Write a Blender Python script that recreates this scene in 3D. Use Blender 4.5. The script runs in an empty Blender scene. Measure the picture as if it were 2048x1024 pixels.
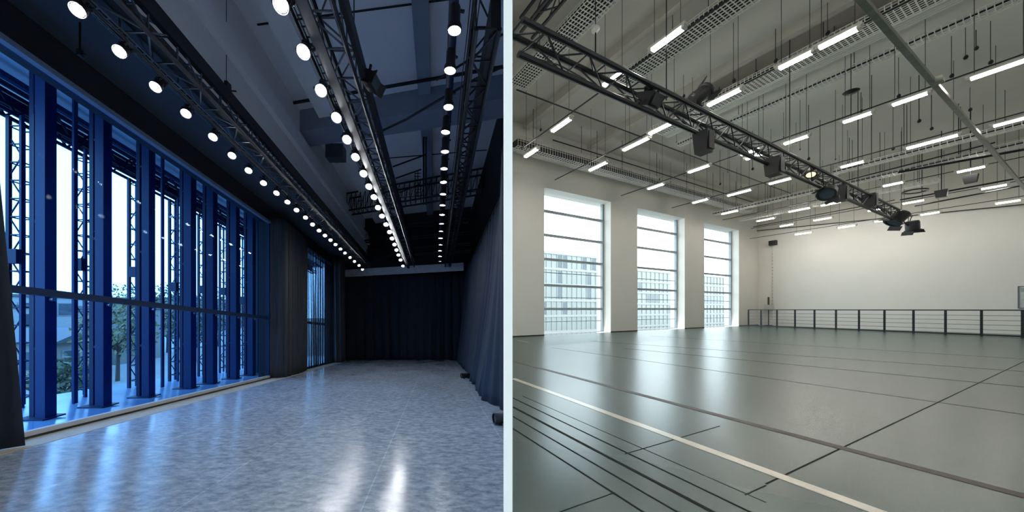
import bpy, bmesh, math, random
from mathutils import Vector, Matrix
random.seed(7)
S = bpy.context.scene
COL = S.collection
V = Vector
HC = 1.4            # eye height above both floors at the doorway
K = 56.0 / 600.0    # the black-box studio has a raked floor falling away from the doorway

# ------------------------------------------------------------------ materials
def _mat(name):
    m = bpy.data.materials.new(name); m.use_nodes = True
    nt = m.node_tree; nt.nodes.clear()
    return m, nt, nt.nodes.new('ShaderNodeOutputMaterial')

def mat(name, col, rough=0.5, metal=0.0, var=0.12, scale=6.0, bump=0.0, spec=0.5, stretch=(1, 1, 1), rvar=0.0):
    m, nt, out = _mat(name)
    N = nt.nodes.new; L = nt.links.new
    b = N('ShaderNodeBsdfPrincipled'); L(b.outputs[0], out.inputs[0])
    tc = N('ShaderNodeTexCoord'); mp = N('ShaderNodeMapping'); mp.inputs['Scale'].default_value = stretch
    L(tc.outputs['Object'], mp.inputs[0])
    nz = N('ShaderNodeTexNoise'); nz.inputs['Scale'].default_value = scale; nz.inputs['Detail'].default_value = 5
    L(mp.outputs[0], nz.inputs['Vector'])
    r = N('ShaderNodeValToRGB')
    r.color_ramp.elements[0].position = 0.2; r.color_ramp.elements[1].position = 0.8
    r.color_ramp.elements[0].color = tuple(c * (1 - var) for c in col) + (1,)
    r.color_ramp.elements[1].color = tuple(min(1, c * (1 + var)) for c in col) + (1,)
    L(nz.outputs[0], r.inputs[0]); L(r.outputs[0], b.inputs['Base Color'])
    b.inputs['Roughness'].default_value = rough; b.inputs['Metallic'].default_value = metal
    b.inputs['Specular IOR Level'].default_value = spec
    if rvar:
        mr = N('ShaderNodeMapRange'); mr.inputs[3].default_value = rough - rvar; mr.inputs[4].default_value = rough + rvar
        L(nz.outputs[0], mr.inputs[0]); L(mr.outputs[0], b.inputs['Roughness'])
    if bump:
        bp = N('ShaderNodeBump'); bp.inputs['Strength'].default_value = bump; bp.inputs['Distance'].default_value = 0.02
        L(nz.outputs[0], bp.inputs['Height']); L(bp.outputs[0], b.inputs['Normal'])
    return m

def emit(name, col, s):
    m, nt, out = _mat(name)
    e = nt.nodes.new('ShaderNodeEmission'); e.inputs[0].default_value = col + (1,); e.inputs[1].default_value = s
    nt.links.new(e.outputs[0], out.inputs[0])
    return m

def glass(name, tint, refl=1.0):
    m, nt, out = _mat(name)
    N = nt.nodes.new; L = nt.links.new
    t = N('ShaderNodeBsdfTransparent'); t.inputs[0].default_value = tint + (1,)
    g = N('ShaderNodeBsdfGlossy'); g.inputs['Roughness'].default_value = 0.02; g.inputs[0].default_value = (refl, refl, refl, 1)
    lw = N('ShaderNodeLayerWeight'); lw.inputs['Blend'].default_value = 0.5
    pw_ = N('ShaderNodeMath'); pw_.operation = 'POWER'; pw_.inputs[1].default_value = 4.0; L(lw.outputs['Facing'], pw_.inputs[0])
    f = N('ShaderNodeMath'); f.operation = 'MULTIPLY_ADD'; f.inputs[1].default_value = 0.22; f.inputs[2].default_value = 0.0; L(pw_.outputs[0], f.inputs[0])
    mx = N('ShaderNodeMixShader'); L(f.outputs[0], mx.inputs[0]); L(t.outputs[0], mx.inputs[1]); L(g.outputs[0], mx.inputs[2])
    L(mx.outputs[0], out.inputs[0])
    return m

def sheer(name, col, open_):
    m, nt, out = _mat(name)
    N = nt.nodes.new; L = nt.links.new
    d = N('ShaderNodeBsdfDiffuse'); d.inputs[0].default_value = col + (1,)
    t = N('ShaderNodeBsdfTransparent')
    tc = N('ShaderNodeTexCoord'); mp = N('ShaderNodeMapping'); mp.inputs['Scale'].default_value = (14, 14, 0.12)
    L(tc.outputs['Object'], mp.inputs[0])
    nz = N('ShaderNodeTexNoise'); nz.inputs['Scale'].default_value = 2.2; nz.inputs['Detail'].default_value = 3; L(mp.outputs[0], nz.inputs['Vector'])
    mr = N('ShaderNodeMapRange'); mr.inputs[1].default_value = 0.3; mr.inputs[2].default_value = 0.7
    mr.inputs[3].default_value = open_ * 0.2; mr.inputs[4].default_value = open_ * 1.5
    L(nz.outputs[0], mr.inputs[0])
    mx = N('ShaderNodeMixShader'); L(mr.outputs[0], mx.inputs[0]); L(d.outputs[0], mx.inputs[1]); L(t.outputs[0], mx.inputs[2])
    L(mx.outputs[0], out.inputs[0])
    return m

def studio_floor():
    m, nt, out = _mat('scuffed_grey_stage_floor')
    N = nt.nodes.new; L = nt.links.new
    b = N('ShaderNodeBsdfPrincipled'); L(b.outputs[0], out.inputs[0])
    tc = N('ShaderNodeTexCoord')
    mp = N('ShaderNodeMapping'); mp.inputs['Scale'].default_value = (1.0, 1.9, 1); mp.inputs['Rotation'].default_value = (0, 0, 0.35)
    L(tc.outputs['Object'], mp.inputs[0])
    n1 = N('ShaderNodeTexNoise'); n1.inputs['Scale'].default_value = 8.5; n1.inputs['Detail'].default_value = 10; n1.inputs['Roughness'].default_value = 0.75
    L(mp.outputs[0], n1.inputs['Vector'])
    n2 = N('ShaderNodeTexNoise'); n2.inputs['Scale'].default_value = 0.9; n2.inputs['Detail'].default_value = 4; L(tc.outputs['Object'], n2.inputs['Vector'])
    r = N('ShaderNodeValToRGB'); r.color_ramp.elements[0].position = 0.36; r.color_ramp.elements[1].position = 0.66
    r.color_ramp.elements[0].color = (0.17, 0.205, 0.25, 1); r.color_ramp.elements[1].color = (0.47, 0.53, 0.61, 1)
    L(n1.outputs[0], r.inputs[0])
    br = N('ShaderNodeTexBrick'); br.offset = 0; br.inputs['Scale'].default_value = 1
    br.inputs['Color1'].default_value = (1, 1, 1, 1); br.inputs['Color2'].default_value = (0.94, 0.94, 0.94, 1); br.inputs['Mortar'].default_value = (1.35, 1.35, 1.35, 1)
    br.inputs['Mortar Size'].default_value = 0.006; br.inputs['Brick Width'].default_value = 1.5; br.inputs['Row Height'].default_value = 6.0
    mp2 = N('ShaderNodeMapping'); mp2.inputs['Location'].default_value = (0.3, 0.4, 0); L(tc.outputs['Object'], mp2.inputs[0]); L(mp2.outputs[0], br.inputs['Vector'])
    mu = N('ShaderNodeMix'); mu.data_type = 'RGBA'; mu.blend_type = 'MULTIPLY'; mu.inputs[0].default_value = 1
    L(r.outputs[0], mu.inputs[6]); L(br.outputs[0], mu.inputs[7]); L(mu.outputs[2], b.inputs['Base Color'])
    mr = N('ShaderNodeMapRange'); mr.inputs[1].default_value = 0.35; mr.inputs[2].default_value = 0.65; mr.inputs[3].default_value = 0.13; mr.inputs[4].default_value = 0.27
    L(n2.outputs[0], mr.inputs[0]); L(mr.outputs[0], b.inputs['Roughness'])
    bp = N('ShaderNodeBump'); bp.inputs['Strength'].default_value = 0.05; bp.inputs['Distance'].default_value = 0.01
    L(n1.outputs[0], bp.inputs['Height']); L(bp.outputs[0], b.inputs['Normal'])
    b.inputs['Specular IOR Level'].default_value = 0.7
    return m

M = dict(
    stage=studio_floor(),
    black=mat('matt_black_metal', (0.012, 0.014, 0.018), 0.45, 0.3),
    blackp=mat('black_plastic', (0.012, 0.012, 0.014), 0.5),
    trussk=mat('black_truss_tube', (0.016, 0.019, 0.026), 0.4, 0.4),
    trussg=mat('grey_steel_truss', (0.11, 0.125, 0.15), 0.4, 0.4),
    fascia=mat('black_fascia_paint', (0.006, 0.009, 0.016), 0.7),
    soffit=mat('charcoal_soffit_paint', (0.050, 0.060, 0.072), 0.8, scale=1.5),
    lceil=mat('grey_painted_ceiling', (0.80, 0.81, 0.83), 0.8, scale=0.8, var=0.06),
    lbeam=mat('blue_grey_beam_paint', (0.24, 0.28, 0.35), 0.7, scale=1),
    lledge=mat('pale_grey_beam_paint', (0.84, 0.86, 0.88), 0.8, scale=1, var=0.06),
    valance=mat('pale_grey_board', (0.6, 0.6, 0.6), 0.8),
    velvet=mat('black_navy_drape', (0.012, 0.017, 0.028), 0.9, var=0.3, scale=3, stretch=(4, 4, 0.2)),
    navy=mat('navy_drape', (0.012, 0.020, 0.035), 0.85, var=0.3, scale=3, stretch=(4, 4, 0.2)),
    charc=mat('charcoal_drape', (0.035, 0.037, 0.042), 0.85, var=0.35, scale=4, stretch=(6, 6, 0.3)),
    sheer=sheer('gauze_drape', (0.04, 0.05, 0.07), 0.42),
    blue=mat('blue_painted_steel', (0.008, 0.030, 0.10), 0.5, 0.0, scale=1.5, spec=0.2),
    blued=mat('dark_blue_steel', (0.007, 0.020, 0.06), 0.5, 0.0, spec=0.2),
    terr=mat('terrace_slab', (0.22, 0.34, 0.50), 0.2, var=0.2, scale=1.2),
    tsoff=mat('terrace_soffit_panel', (0.8, 0.82, 0.84), 0.7),
    headtrim=mat('pale_blue_trim', (0.13, 0.19, 0.30), 0.5),
    track=mat('pale_floor_track', (0.45, 0.44, 0.42), 0.6),
    sand=mat('raw_floor_edge', (0.42, 0.36, 0.28), 0.8),
    lglass=glass('blue_tinted_glass', (0.43, 0.70, 1.0)),
    rglass=glass('clear_glass', (0.93, 0.985, 0.985)),
    lens=emit('cold_white_lamp_lens', (0.95, 0.98, 1.0), 170.0),
    lens3=emit('cold_white_can_lens', (0.95, 0.98, 1.0), 60.0),
    tube=emit('fluorescent_tube', (1.0, 0.95, 0.86), 55.0),
    warm=emit('warm_lamp_lens', (1.0, 0.85, 0.5), 1.6),
    white=mat('white_wall_paint', (0.71, 0.69, 0.64), 0.7, var=0.03, scale=0.6),
    jamb=mat('white_jamb_paint', (0.93, 0.93, 0.93), 0.6, var=0.02),
    rceil=mat('taupe_ceiling_paint', (0.55, 0.53, 0.475), 0.85, var=0.05, scale=0.5),
    rbeam=mat('taupe_beam_paint', (0.46, 0.44, 0.39), 0.8, var=0.05),
    cablek=mat('dark_grey_cable', (0.055, 0.053, 0.05), 0.6),
    vinyl=mat('grey_green_dance_vinyl', (0.034, 0.062, 0.056), 0.27, var=0.15, scale=0.8, spec=0.45),
    seam=mat('dark_vinyl_seam', (0.010, 0.012, 0.012), 0.9, spec=0.2),
    groove=mat('black_rubber_strip', (0.010, 0.012, 0.012), 0.8, spec=0.2),
    tape_b=mat('brown_floor_tape', (0.060, 0.040, 0.034), 0.5, spec=0.35),
    tape_w=mat('pale_cream_floor_tape', (0.58, 0.50, 0.41), 0.25),
    alu=mat('brushed_aluminium', (0.45, 0.47, 0.48), 0.35, 0.8),
    galv=mat('galvanised_pipe', (0.26, 0.27, 0.235), 0.35, 0.7, var=0.25),
    wireg=mat('zinc_wire_mesh', (0.72, 0.71, 0.67), 0.5, 0.2),
    trayd=mat('dark_tray_lining', (0.022, 0.022, 0.02), 0.8),
    housing=mat('white_enamel_housing', (0.60, 0.58, 0.52), 0.5),
    wframe=mat('grey_window_frame', (0.27, 0.31, 0.33), 0.45),
    skirt=mat('black_skirting', (0.015, 0.015, 0.015), 0.6),
    ground=mat('pale_gravel_ground', (0.20, 0.20, 0.19), 0.9, scale=2),
    bwhite=mat('white_render_facade', (0.30, 0.30, 0.29), 0.8),
    bgrey=mat('grey_concrete_facade', (0.17, 0.165, 0.15), 0.8, scale=1.5),
    bbeige=mat('beige_render_facade', (0.25, 0.23, 0.19), 0.8),
    broof=mat('dark_roof_sheet', (0.08, 0.08, 0.085), 0.7),
    bglass=mat('dark_facade_glass', (0.045, 0.065, 0.08), 0.15),
    bgreen=mat('pale_green_facade_glass', (0.165, 0.185, 0.18), 0.35, scale=0.3),
    bband=mat('pale_facade_band', (0.235, 0.24, 0.235), 0.7),
    leaf=mat('olive_leaf', (0.085, 0.10, 0.05), 0.7, var=0.4, scale=2),
    leafy=mat('yellow_green_leaf', (0.15, 0.145, 0.07), 0.7, var=0.4, scale=2),
    bark=mat('grey_brown_bark', (0.05, 0.042, 0.035), 0.9),
    panel=mat('pale_grey_panel', (0.50, 0.51, 0.50), 0.5),
    extred=mat('dark_red_enamel', (0.06, 0.03, 0.025), 0.4),
)

# ------------------------------------------------------------------ mesh building
class MB:
    def __init__(s): s.v = []; s.f = []; s.smooth = False
    def hexa(s, c):
        n = len(s.v); s.v += [tuple(p) for p in c]
        s.f += [tuple(n + i for i in q) for q in ((0, 3, 2, 1), (4, 5, 6, 7), (0, 1, 5, 4), (1, 2, 6, 5), (2, 3, 7, 6), (3, 0, 4, 7))]
        return s
    def box(s, c, sx, sy, sz, R=None):
        c = V(c); q = []
        for z in (-1, 1):
            for x, y in ((-1, -1), (1, -1), (1, 1), (-1, 1)):
                p = V((x * sx / 2, y * sy / 2, z * sz / 2)); q.append(c + (R @ p if R else p))
        return s.hexa(q)
    def bar(s, p0, p1, w, h=None, up=(0, 0, 1)):
        h = h or w; p0 = V(p0); p1 = V(p1); d = (p1 - p0).normalized(); up = V(up)
        if abs(d.dot(up)) > 0.98: up = V((1, 0, 0)) if abs(d.x) < 0.9 else V((0, 1, 0))
        a = d.cross(up).normalized() * w / 2; b = a.cross(d).normalized() * h / 2
        return s.hexa([p0 - a - b, p0 + a - b, p0 + a + b, p0 - a + b, p1 - a - b, p1 + a - b, p1 + a + b, p1 - a + b])
    def tube(s, p0, p1, r, n=8, r1=None):
        return s.lathe([(0, 0), (r, 0), (r if r1 is None else r1, 1), (0, 1)], p0, V(p1) - V(p0), n, unit=False)
    def lathe(s, prof, o, d, n=16, unit=True):
        o = V(o); d = V(d)
        if unit: d = d.normalized()
        dn = d.normalized(); up = V((0, 0, 1)) if abs(dn.z) < 0.95 else V((0, 1, 0))
        a = dn.cross(up).normalized(); b = dn.cross(a).normalized(); rings = []
        for r, t in prof:
            k = len(s.v)
            if r < 1e-6: s.v.append(tuple(o + d * t)); rings.append((k, 1))
            else:
                for i in range(n):
                    w = 2 * math.pi * i / n
                    s.v.append(tuple(o + d * t + (a * math.cos(w) + b * math.sin(w)) * r))
                rings.append((k, n))
        for (k0, n0), (k1, n1) in zip(rings, rings[1:]):
            for i in range(n):
                j = (i + 1) % n
                if n0 == 1 and n1 == 1: continue
                if n0 == 1: s.f.append((k0, k1 + j, k1 + i))
                elif n1 == 1: s.f.append((k0 + i, k0 + j, k1))
                else: s.f.append((k0 + i, k0 + j, k1 + j, k1 + i))
        s.smooth = True
        return s
    def path(s, pts, r, n=6):
        for a, b in zip(pts, pts[1:]): s.tube(a, b, r, n)
        return s
    def grid(s, rows):
        k = len(s.v); m = len(rows[0])
        for r in rows: s.v += [tuple(p) for p in r]
        for i in range(len(rows) - 1):
            for j in range(m - 1):
                a = k + i * m + j; s.f.append((a, a + 1, a + m + 1, a + m))
        s.smooth = True
        return s
    def quad(s, a, b, c, d):
        k = len(s.v); s.v += [tuple(a), tuple(b), tuple(c), tuple(d)]; s.f.append((k, k + 1, k + 2, k + 3)); return s
    def prism(s, pts, z0, z1):
        k = len(s.v); n = len(pts)
        z0f = z0 if callable(z0) else (lambda x, y: z0); z1f = z1 if callable(z1) else (lambda x, y: z1)
        s.v += [(x, y, z0f(x, y)) for x, y in pts] + [(x, y, z1f(x, y)) for x, y in pts]
        s.f.append(tuple(range(k + n - 1, k - 1, -1))); s.f.append(tuple(range(k + n, k + 2 * n)))
        for i in range(n):
            j = (i + 1) % n; s.f.append((k + i, k + j, k + n + j, k + n + i))
        return s
    def build(s, name, m, parent=None, recalc=True, origin=None):
        me = bpy.data.meshes.new(name)
        if parent is None:
            if origin is None:
                xs = [p[0] for p in s.v]; ys = [p[1] for p in s.v]; zs = [p[2] for p in s.v]
                origin = ((min(xs) + max(xs)) / 2, (min(ys) + max(ys)) / 2, min(zs))
            o_ = V(origin)
        else:
            top = parent
            while top.parent: top = top.parent
            o_ = V(top.location)
        me.from_pydata([tuple(V(p) - o_) for p in s.v], [], s.f)
        if recalc:
            bm = bmesh.new(); bm.from_mesh(me); bmesh.ops.recalc_face_normals(bm, faces=bm.faces); bm.to_mesh(me); bm.free()
        if s.smooth:
            for p in me.polygons: p.use_smooth = True
            me.set_sharp_from_angle(angle=math.radians(42))
        me.materials.append(M[m] if isinstance(m, str) else m)
        o = bpy.data.objects.new(name, me); COL.objects.link(o)
        if parent is None: o.location = o_
        else: o.parent = parent
        return o

def tag(o, label=None, cat=None, group=None, kind=None):
    if label: o['label'] = label
    if cat: o['category'] = cat
    if group: o['group'] = group
    if kind: o['kind'] = kind
    return o

def thing(name, loc, label=None, cat=None, group=None, kind=None):
    o = bpy.data.objects.new(name, None); o.empty_display_size = 0.1
    COL.objects.link(o); o.location = V(loc)
    return tag(o, label, cat, group, kind)

def struct(mb, name, m, label=None):
    o = mb.build(name, m); o['kind'] = 'structure'
    if label: o['label'] = label
    return o

ORD = ['first', 'second', 'third', 'fourth', 'fifth', 'sixth', 'seventh', 'eighth', 'ninth', 'tenth', 'eleventh', 'twelfth',
       'thirteenth', 'fourteenth', 'fifteenth', 'sixteenth', 'seventeenth', 'eighteenth', 'nineteenth', 'twentieth',
       'twenty-first', 'twenty-second', 'twenty-third', 'twenty-fourth', 'twenty-fifth', 'twenty-sixth']

# studio coordinates: x across, d along the rake, h above the raked floor
def Lp(x, d, h): return V((x, d, h - K * d))
def slab(mb, x0, x1, d0, d1, h0, h1):
    return mb.hexa([Lp(x0, d0, h0), Lp(x1, d0, h0), Lp(x1, d1, h0), Lp(x0, d1, h0), Lp(x0, d0, h1), Lp(x1, d0, h1), Lp(x1, d1, h1), Lp(x0, d1, h1)])
# hall coordinates: u along the window wall, v towards the window wall
TH = math.radians(24.45); CT, ST = math.cos(TH), math.sin(TH)
def R(u, v, z): return V((CT * u - ST * v, ST * u + CT * v, z))
UB = V((CT, ST, 0)); VA = V((-ST, CT, 0))
RM = Matrix(((CT, -ST, 0), (ST, CT, 0), (0, 0, 1)))
def rbox(mb, u0, u1, v0, v1, z0, z1):
    return mb.hexa([R(u0, v0, z0), R(u1, v0, z0), R(u1, v1, z0), R(u0, v1, z0), R(u0, v0, z1), R(u1, v0, z1), R(u1, v1, z1), R(u0, v1, z1)])
def at_h(x, y, z):                      # where a sight line meets the level z (used for measuring the hall)
    zc = z - HC; Y = zc * 600.0 / (618.0 - y); return V(((x - 872.0) / 600.0 * Y, Y, z))
def at_v(x, y, v):                      # ... meets the vertical plane v
    r = (x - 872.0) / 600.0; Y = v / (CT - ST * r); return V((r * Y, Y, HC + (618.0 - y) / 600.0 * Y))
def at_u(x, y, u):
    r = (x - 872.0) / 600.0; Y = u / (CT * r + ST); return V((r * Y, Y, HC + (618.0 - y) / 600.0 * Y))

# ================================================================== SHELL
XL = -5.69; XR = 1.95; DB = 18.7; HL = 8.4
RAD = 0.24
def prx(y, w=0.0): return 0.36 + RAD * (y - 1.5) + w
# raked studio floor, hall floor
o = struct(MB().prism([(XL - 0.02, -6), (prx(-6), -6), (prx(8.8, -0.01), 8.8), (XR, 8.85), (XR, DB), (XL - 0.02, DB)], lambda x, y: -K * y - 0.25, lambda x, y: -K * y), 'floor_studio', 'stage')
U1 = 36.2; V1 = 12.1; V0 = -4.9
def uv(x, y): return (CT * x + ST * y, -ST * x + CT * y)
Pn = V((prx(-6), -6)); Yw = (V1 + ST * (0.36 - RAD * 1.5)) / (CT - ST * RAD); Pw = V((prx(Yw), Yw))
C1 = R(U1, V1, 0); C2 = R(U1, V0, 0)
hall = [(Pn.x, Pn.y), (C2.x, C2.y), (C1.x, C1.y), (Pw.x, Pw.y)]
struct(MB().prism(hall, -0.2, 0.0), 'floor_hall', 'vinyl')
ZC = 10.8
struct(MB().prism(hall, ZC, ZC + 0.3), 'ceiling_hall', 'rceil')
# dividing wall with the doorway the view is taken from
mb = MB()
def pw(y0, y1, z0, z1):
    w = 0.0225
    mb.hexa([(prx(y0, -w), y0, z0), (prx(y0, w), y0, z0), (prx(y1, w), y1, z0), (prx(y1, -w), y1, z0),
             (prx(y0, -w), y0, z1), (prx(y0, w), y0, z1), (prx(y1, w), y1, z1), (prx(y1, -w), y1, z1)])
pw(1.5, 16.2, -1.75, 11.0); pw(-0.6, 1.5, 3.2, 11.0); pw(-6, -0.6, -0.3, 11.0)  # unseen lintel and rear run added to hold hall light out of the studio
struct(mb, 'wall_divider', 'jamb', 'thin white dividing wall whose end stands between the two rooms')
# hall walls
zc_r = lambda x, y: 0.0
def wallbox(u0, u1, v0, v1, z0, z1): return rbox(MB(), u0, u1, v0, v1, z0, z1)
uw0 = uv(Pw.x, Pw.y)[0] - 0.05
WIN = [(11.8, 17.07), (19.62, 24.93), (27.5, 32.75)]; ZH = 7.85; WT = 0.9
mb = MB(); edges = [uw0] + [e for w in WIN for e in w] + [U1 + 0.4]
for a, b in zip(edges[0::2], edges[1::2]): rbox(mb, a, b, V1, V1 + WT, -0.2, ZH)
rbox(mb, uw0, U1 + 0.4, V1, V1 + WT, ZH, ZC + 0.2)
struct(mb, 'wall_window_side', 'white', 'white hall wall pierced by three tall windows')
struct(wallbox(U1, U1 + 0.4, V0 - 0.3, V1, -0.2, ZC + 0.2), 'wall_far', 'white', 'wide white end wall of the hall behind the black railing')
mb = MB()   # unseen window opening added beside the doorway to daylight the divider's end
NW = (-1.6, 4.2, 0.3, 7.0)
for u0, u1, z0, z1 in ((-4.3, NW[0], -0.2, ZC + 0.2), (NW[1], U1, -0.2, ZC + 0.2), (NW[0], NW[1], -0.2, NW[2]), (NW[0], NW[1], NW[3], ZC + 0.2)): rbox(mb, u0, u1, V0 - 0.4, V0, z0, z1)
struct(mb, 'wall_near_side', 'white')
w = thing('window_6', R((NW[0] + NW[1]) / 2, V0 - 0.25, NW[2]), 'added unseen window on the doorway side, lighting the divider end', kind='structure')
rbox(MB(), NW[0], NW[1], V0 - 0.262, V0 - 0.25, NW[2], NW[3]).build('pane', 'rglass', w)
for z in (NW[2] + 0.04, 1.9, 3.6, 5.3, NW[3] - 0.04): rbox(MB(), NW[0], NW[1], V0 - 0.3, V0 - 0.2, z - 0.04, z + 0.04).build('transom', 'wframe', w)
for u in (NW[0] + 0.04, (NW[0] + NW[1]) / 2, NW[1] - 0.04): rbox(MB(), u - 0.04, u + 0.04, V0 - 0.3, V0 - 0.2, NW[2], NW[3]).build('stile', 'wframe', w)
struct(rbox(MB(), -30, 70, -60, V0 - 0.5, -0.6, -0.4), 'ground_yard', 'ground')
# bulkhead above the end wall (its lower edge slopes)
pa = at_u(1518, 461, U1 - 0.25); pb = at_u(2048, 409, U1 - 0.25)
va = V1; vb = uv(pb.x, pb.y)[1]; slope = (pb.z - pa.z) / (vb - va)
z_at = lambda v: pa.z + slope * (v - va)
mb = MB().hexa([R(U1 - 0.25, V0, z_at(V0)), R(U1, V0, z_at(V0)), R(U1, V1, z_at(V1)), R(U1 - 0.25, V1, z_at(V1)),
                R(U1 - 0.25, V0, ZC), R(U1, V0, ZC), R(U1, V1, ZC), R(U1 - 0.25, V1, ZC)])
struct(mb, 'trim_1', 'rceil', 'taupe bulkhead above the white end wall')
mb = MB().bar(R(U1 - 0.28, V0, z_at(V0)), R(U1 - 0.28, V1, z_at(V1)), 0.05, 0.05)
struct(mb, 'trim_2', 'skirt', 'thin dark rail along the lower edge of the bulkhead')
# skirtings of the piers
for k, (a, b) in enumerate(zip(edges[0::2], edges[1::2])):
    mb = MB(); rbox(mb, a - 0.01, min(b, U1) + 0.01, V1 - 0.012, V1 + 0.0, 0, 0.05)
    struct(mb, 'baseboard_window_side_%d' % (k + 1), 'skirt')
# rear wall closing both rooms behind the doorway
struct(MB().prism([(XL - 0.3, -6.3), (Pn.x + 0.1, -6.3), (Pn.x + 0.1, -6.0), (XL - 0.3, -6.0)], -0.5, 11), 'wall_rear', 'white')

# studio walls
mb = MB()
WIN_L = [(1.4, 10.12), (12.75, 16.15)]; HH = 5.24
slab(mb, XL - 0.3, XL, -6, WIN_L[0][0], -0.3, HL)
slab(mb, XL - 0.3, XL, WIN_L[0][1], WIN_L[1][0], -0.3, HL)
slab(mb, XL - 0.3, XL, WIN_L[1][1], DB + 0.3, -0.3, HL)
for a, b in WIN_L: slab(mb, XL - 0.3, XL, a, b, HH + 0.08, HL)
struct(mb, 'wall_left', 'fascia', 'black wall above and beside the blue glass front')
mb = slab(MB(), XL, XL + 0.10, WIN_L[0][0], WIN_L[0][1] + 0.06, HH, HH + 0.08)
struct(mb, 'trim_3', 'headtrim', 'pale blue head trim along the top of the blue glass front')
mb = slab(MB(), XL, XL + 0.10, WIN_L[1][0], WIN_L[1][1], HH, HH + 0.08); struct(mb, 'trim_4', 'headtrim')
mb = slab(MB(), XL, XL + 0.06, WIN_L[0][1], WIN_L[0][1] + 0.06, 0, HH); struct(mb, 'trim_5', 'blue')
struct(slab(MB(), XL - 0.3, XR + 0.3, DB - 0.25, DB + 0.3, -0.3, HL), 'wall_back', 'fascia', 'black end wall of the dark studio')
struct(slab(MB(), XR, XR + 0.1, 8.8, DB + 0.3, -0.3, HL), 'wall_right', 'fascia')
struct(MB().prism([(-4.2, -6), (prx(-6), -6), (prx(8.2), 8.2), (XR + 0.1, 8.2), (XR + 0.1, DB), (-4.2, DB)], lambda x, y: HL - K * y, lambda x, y: HL + 0.25 - K * y), 'ceiling_studio', 'lceil')
struct(slab(MB(), XL, -4.2, -6, DB, 5.87, 6.0), 'ceiling_soffit', 'soffit', 'low charcoal soffit over the glass front')
struct(slab(MB(), -4.3, -4.2, -6, DB, 6.0, HL), 'wall_soffit_side', 'lceil')
struct(slab(MB(), -4.2, -4.06, -6, DB, 7.05, 7.5), 'trim_6', 'lledge', 'pale ledge beam running along the studio ceiling edge')
struct(slab(MB(), -3.55, -3.05, -6, DB, 8.05, HL), 'trim_7', 'lledge', 'pale beam running lengthwise under the studio ceiling')
struct(slab(MB(), -0.5, -0.15, -6, DB, 8.2, HL), 'trim_8', 'lbeam', 'grey duct strip running lengthwise under the studio ceiling')
# transverse downstand beam, skewed in plan
def skew(mb, xa, da, xb, db, w, h0, h1):
    a0, b0 = Lp(xa, da, h0), Lp(xb, db, h0); a1, b1 = Lp(xa, da + w, h0), Lp(xb, db + w, h0); up = V((0, 0, h1 - h0))
    return mb.hexa([a0, b0, b1, a1, a0 + up, b0 + up, b1 + up, a1 + up])
struct(skew(MB(), -4.2, 9.25, 1.95, 7.95, 0.75, 7.75, HL), 'trim_9', 'lbeam', 'blue grey transverse beam under the studio ceiling')
# ceiling seams
for k, (da, db) in enumerate(((4.6, 4.0), (5.6, 5.0), (6.7, 6.0), (12.0, 11.2), (15.4, 14.4))):
    struct(skew(MB(), -4.0, da, 1.9, db, 0.03, HL - 0.02, HL), 'trim_%d' % (20 + k), 'black')
struct(slab(MB(), XL, XL + 0.09, WIN_L[0][0], WIN_L[0][1], 0.035, 0.10), 'trim_10', 'track', 'pale sill track at the foot of the blue glass front')
struct(slab(MB(), XL, XL + 0.10, WIN_L[0][0], WIN_L[0][1], 0.0, 0.035), 'trim_11', 'skirt')
struct(slab(MB(), XL, XL + 0.10, WIN_L[1][0], WIN_L[1][1], 0.0, 0.09), 'trim_12', 'skirt')
struct(slab(MB(), XL + 0.10, XL + 0.55, 2.0, 17.5, 0.0, 0.004), 'trim_13', 'sand', 'bare sandy strip of floor beside the glass front')

# studio windows
for k, (a, b) in enumerate(WIN_L):
    w = thing('window_%d' % (k + 1), Lp(XL, (a + b) / 2, 0), 'tall blue glass front of the dark studio' if k == 0 else 'blue window behind the gauze curtain', kind='structure')
    n = 3 if k == 0 else 1
    for i in range(n):
        d0 = a + (b - a) * i / n; d1 = a + (b - a) * (i + 1) / n
        slab(MB(), XL - 0.10, XL - 0.085, d0 + 0.003, d1 - 0.003, 0.0, HH + 0.1).build('pane', 'lglass', w)
    slab(MB(), XL - 0.10, XL + 0.0, a, b, 2.0, 2.1).build('transom', 'blued', w)
    slab(MB(), XL - 0.14, XL - 0.04, a, b, HH + 0.05, HH + 0.16).build('head_frame', 'blued', w)

# ------------------------------------------------------------------ terrace outside the studio
struct(slab(MB(), -9.35, XL - 0.02, -3, 22, -0.25, -0.01), 'floor_terrace', 'terr', 'shiny blue terrace slab outside the glass front')
struct(slab(MB(), -9.3, XL - 0.3, -3, 22, 6.5, 6.7), 'ceiling_terrace', 'tsoff', 'pale soffit over the terrace')
def girder(x, h0, h1, name, label):
    t = thing(name, Lp(x, 9, h0), label, 'girder')
    for h in (h0, h0 + 0.13, h1 - 0.12, h1):
        for dx in (-0.12, 0.12): slab(MB(), x + dx - 0.03, x + dx + 0.03, 0, 21, h - 0.03, h + 0.03).build('chord', 'blued', t)
    mb = MB(); d = 0.0
    while d < 21:
        for dx in (-0.12, 0.12):
            mb.bar(Lp(x + dx, d, h0), Lp(x + dx, d + 0.5, h1), 0.035); mb.bar(Lp(x + dx, d + 0.5, h1), Lp(x + dx, d + 1.0, h0), 0.035)
        d += 1.0
    mb.build('lattice_bracing', 'blued', t)
    slab(MB(), x - 0.17, x - 0.14, 0, 21, h0 + 0.2, h1 - 0.16).build('web_plate', 'blue', t)
    return t
girder(-8.5, 5.83, 6.45, 'lattice_girder', 'blue lattice girder under the outer edge of the terrace roof')
mb = slab(MB(), -8.05, -7.95, 0, 21, 6.2, 6.3); slab(mb, -7.5, -7.45, 0, 21, 6.35, 6.4)
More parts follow.
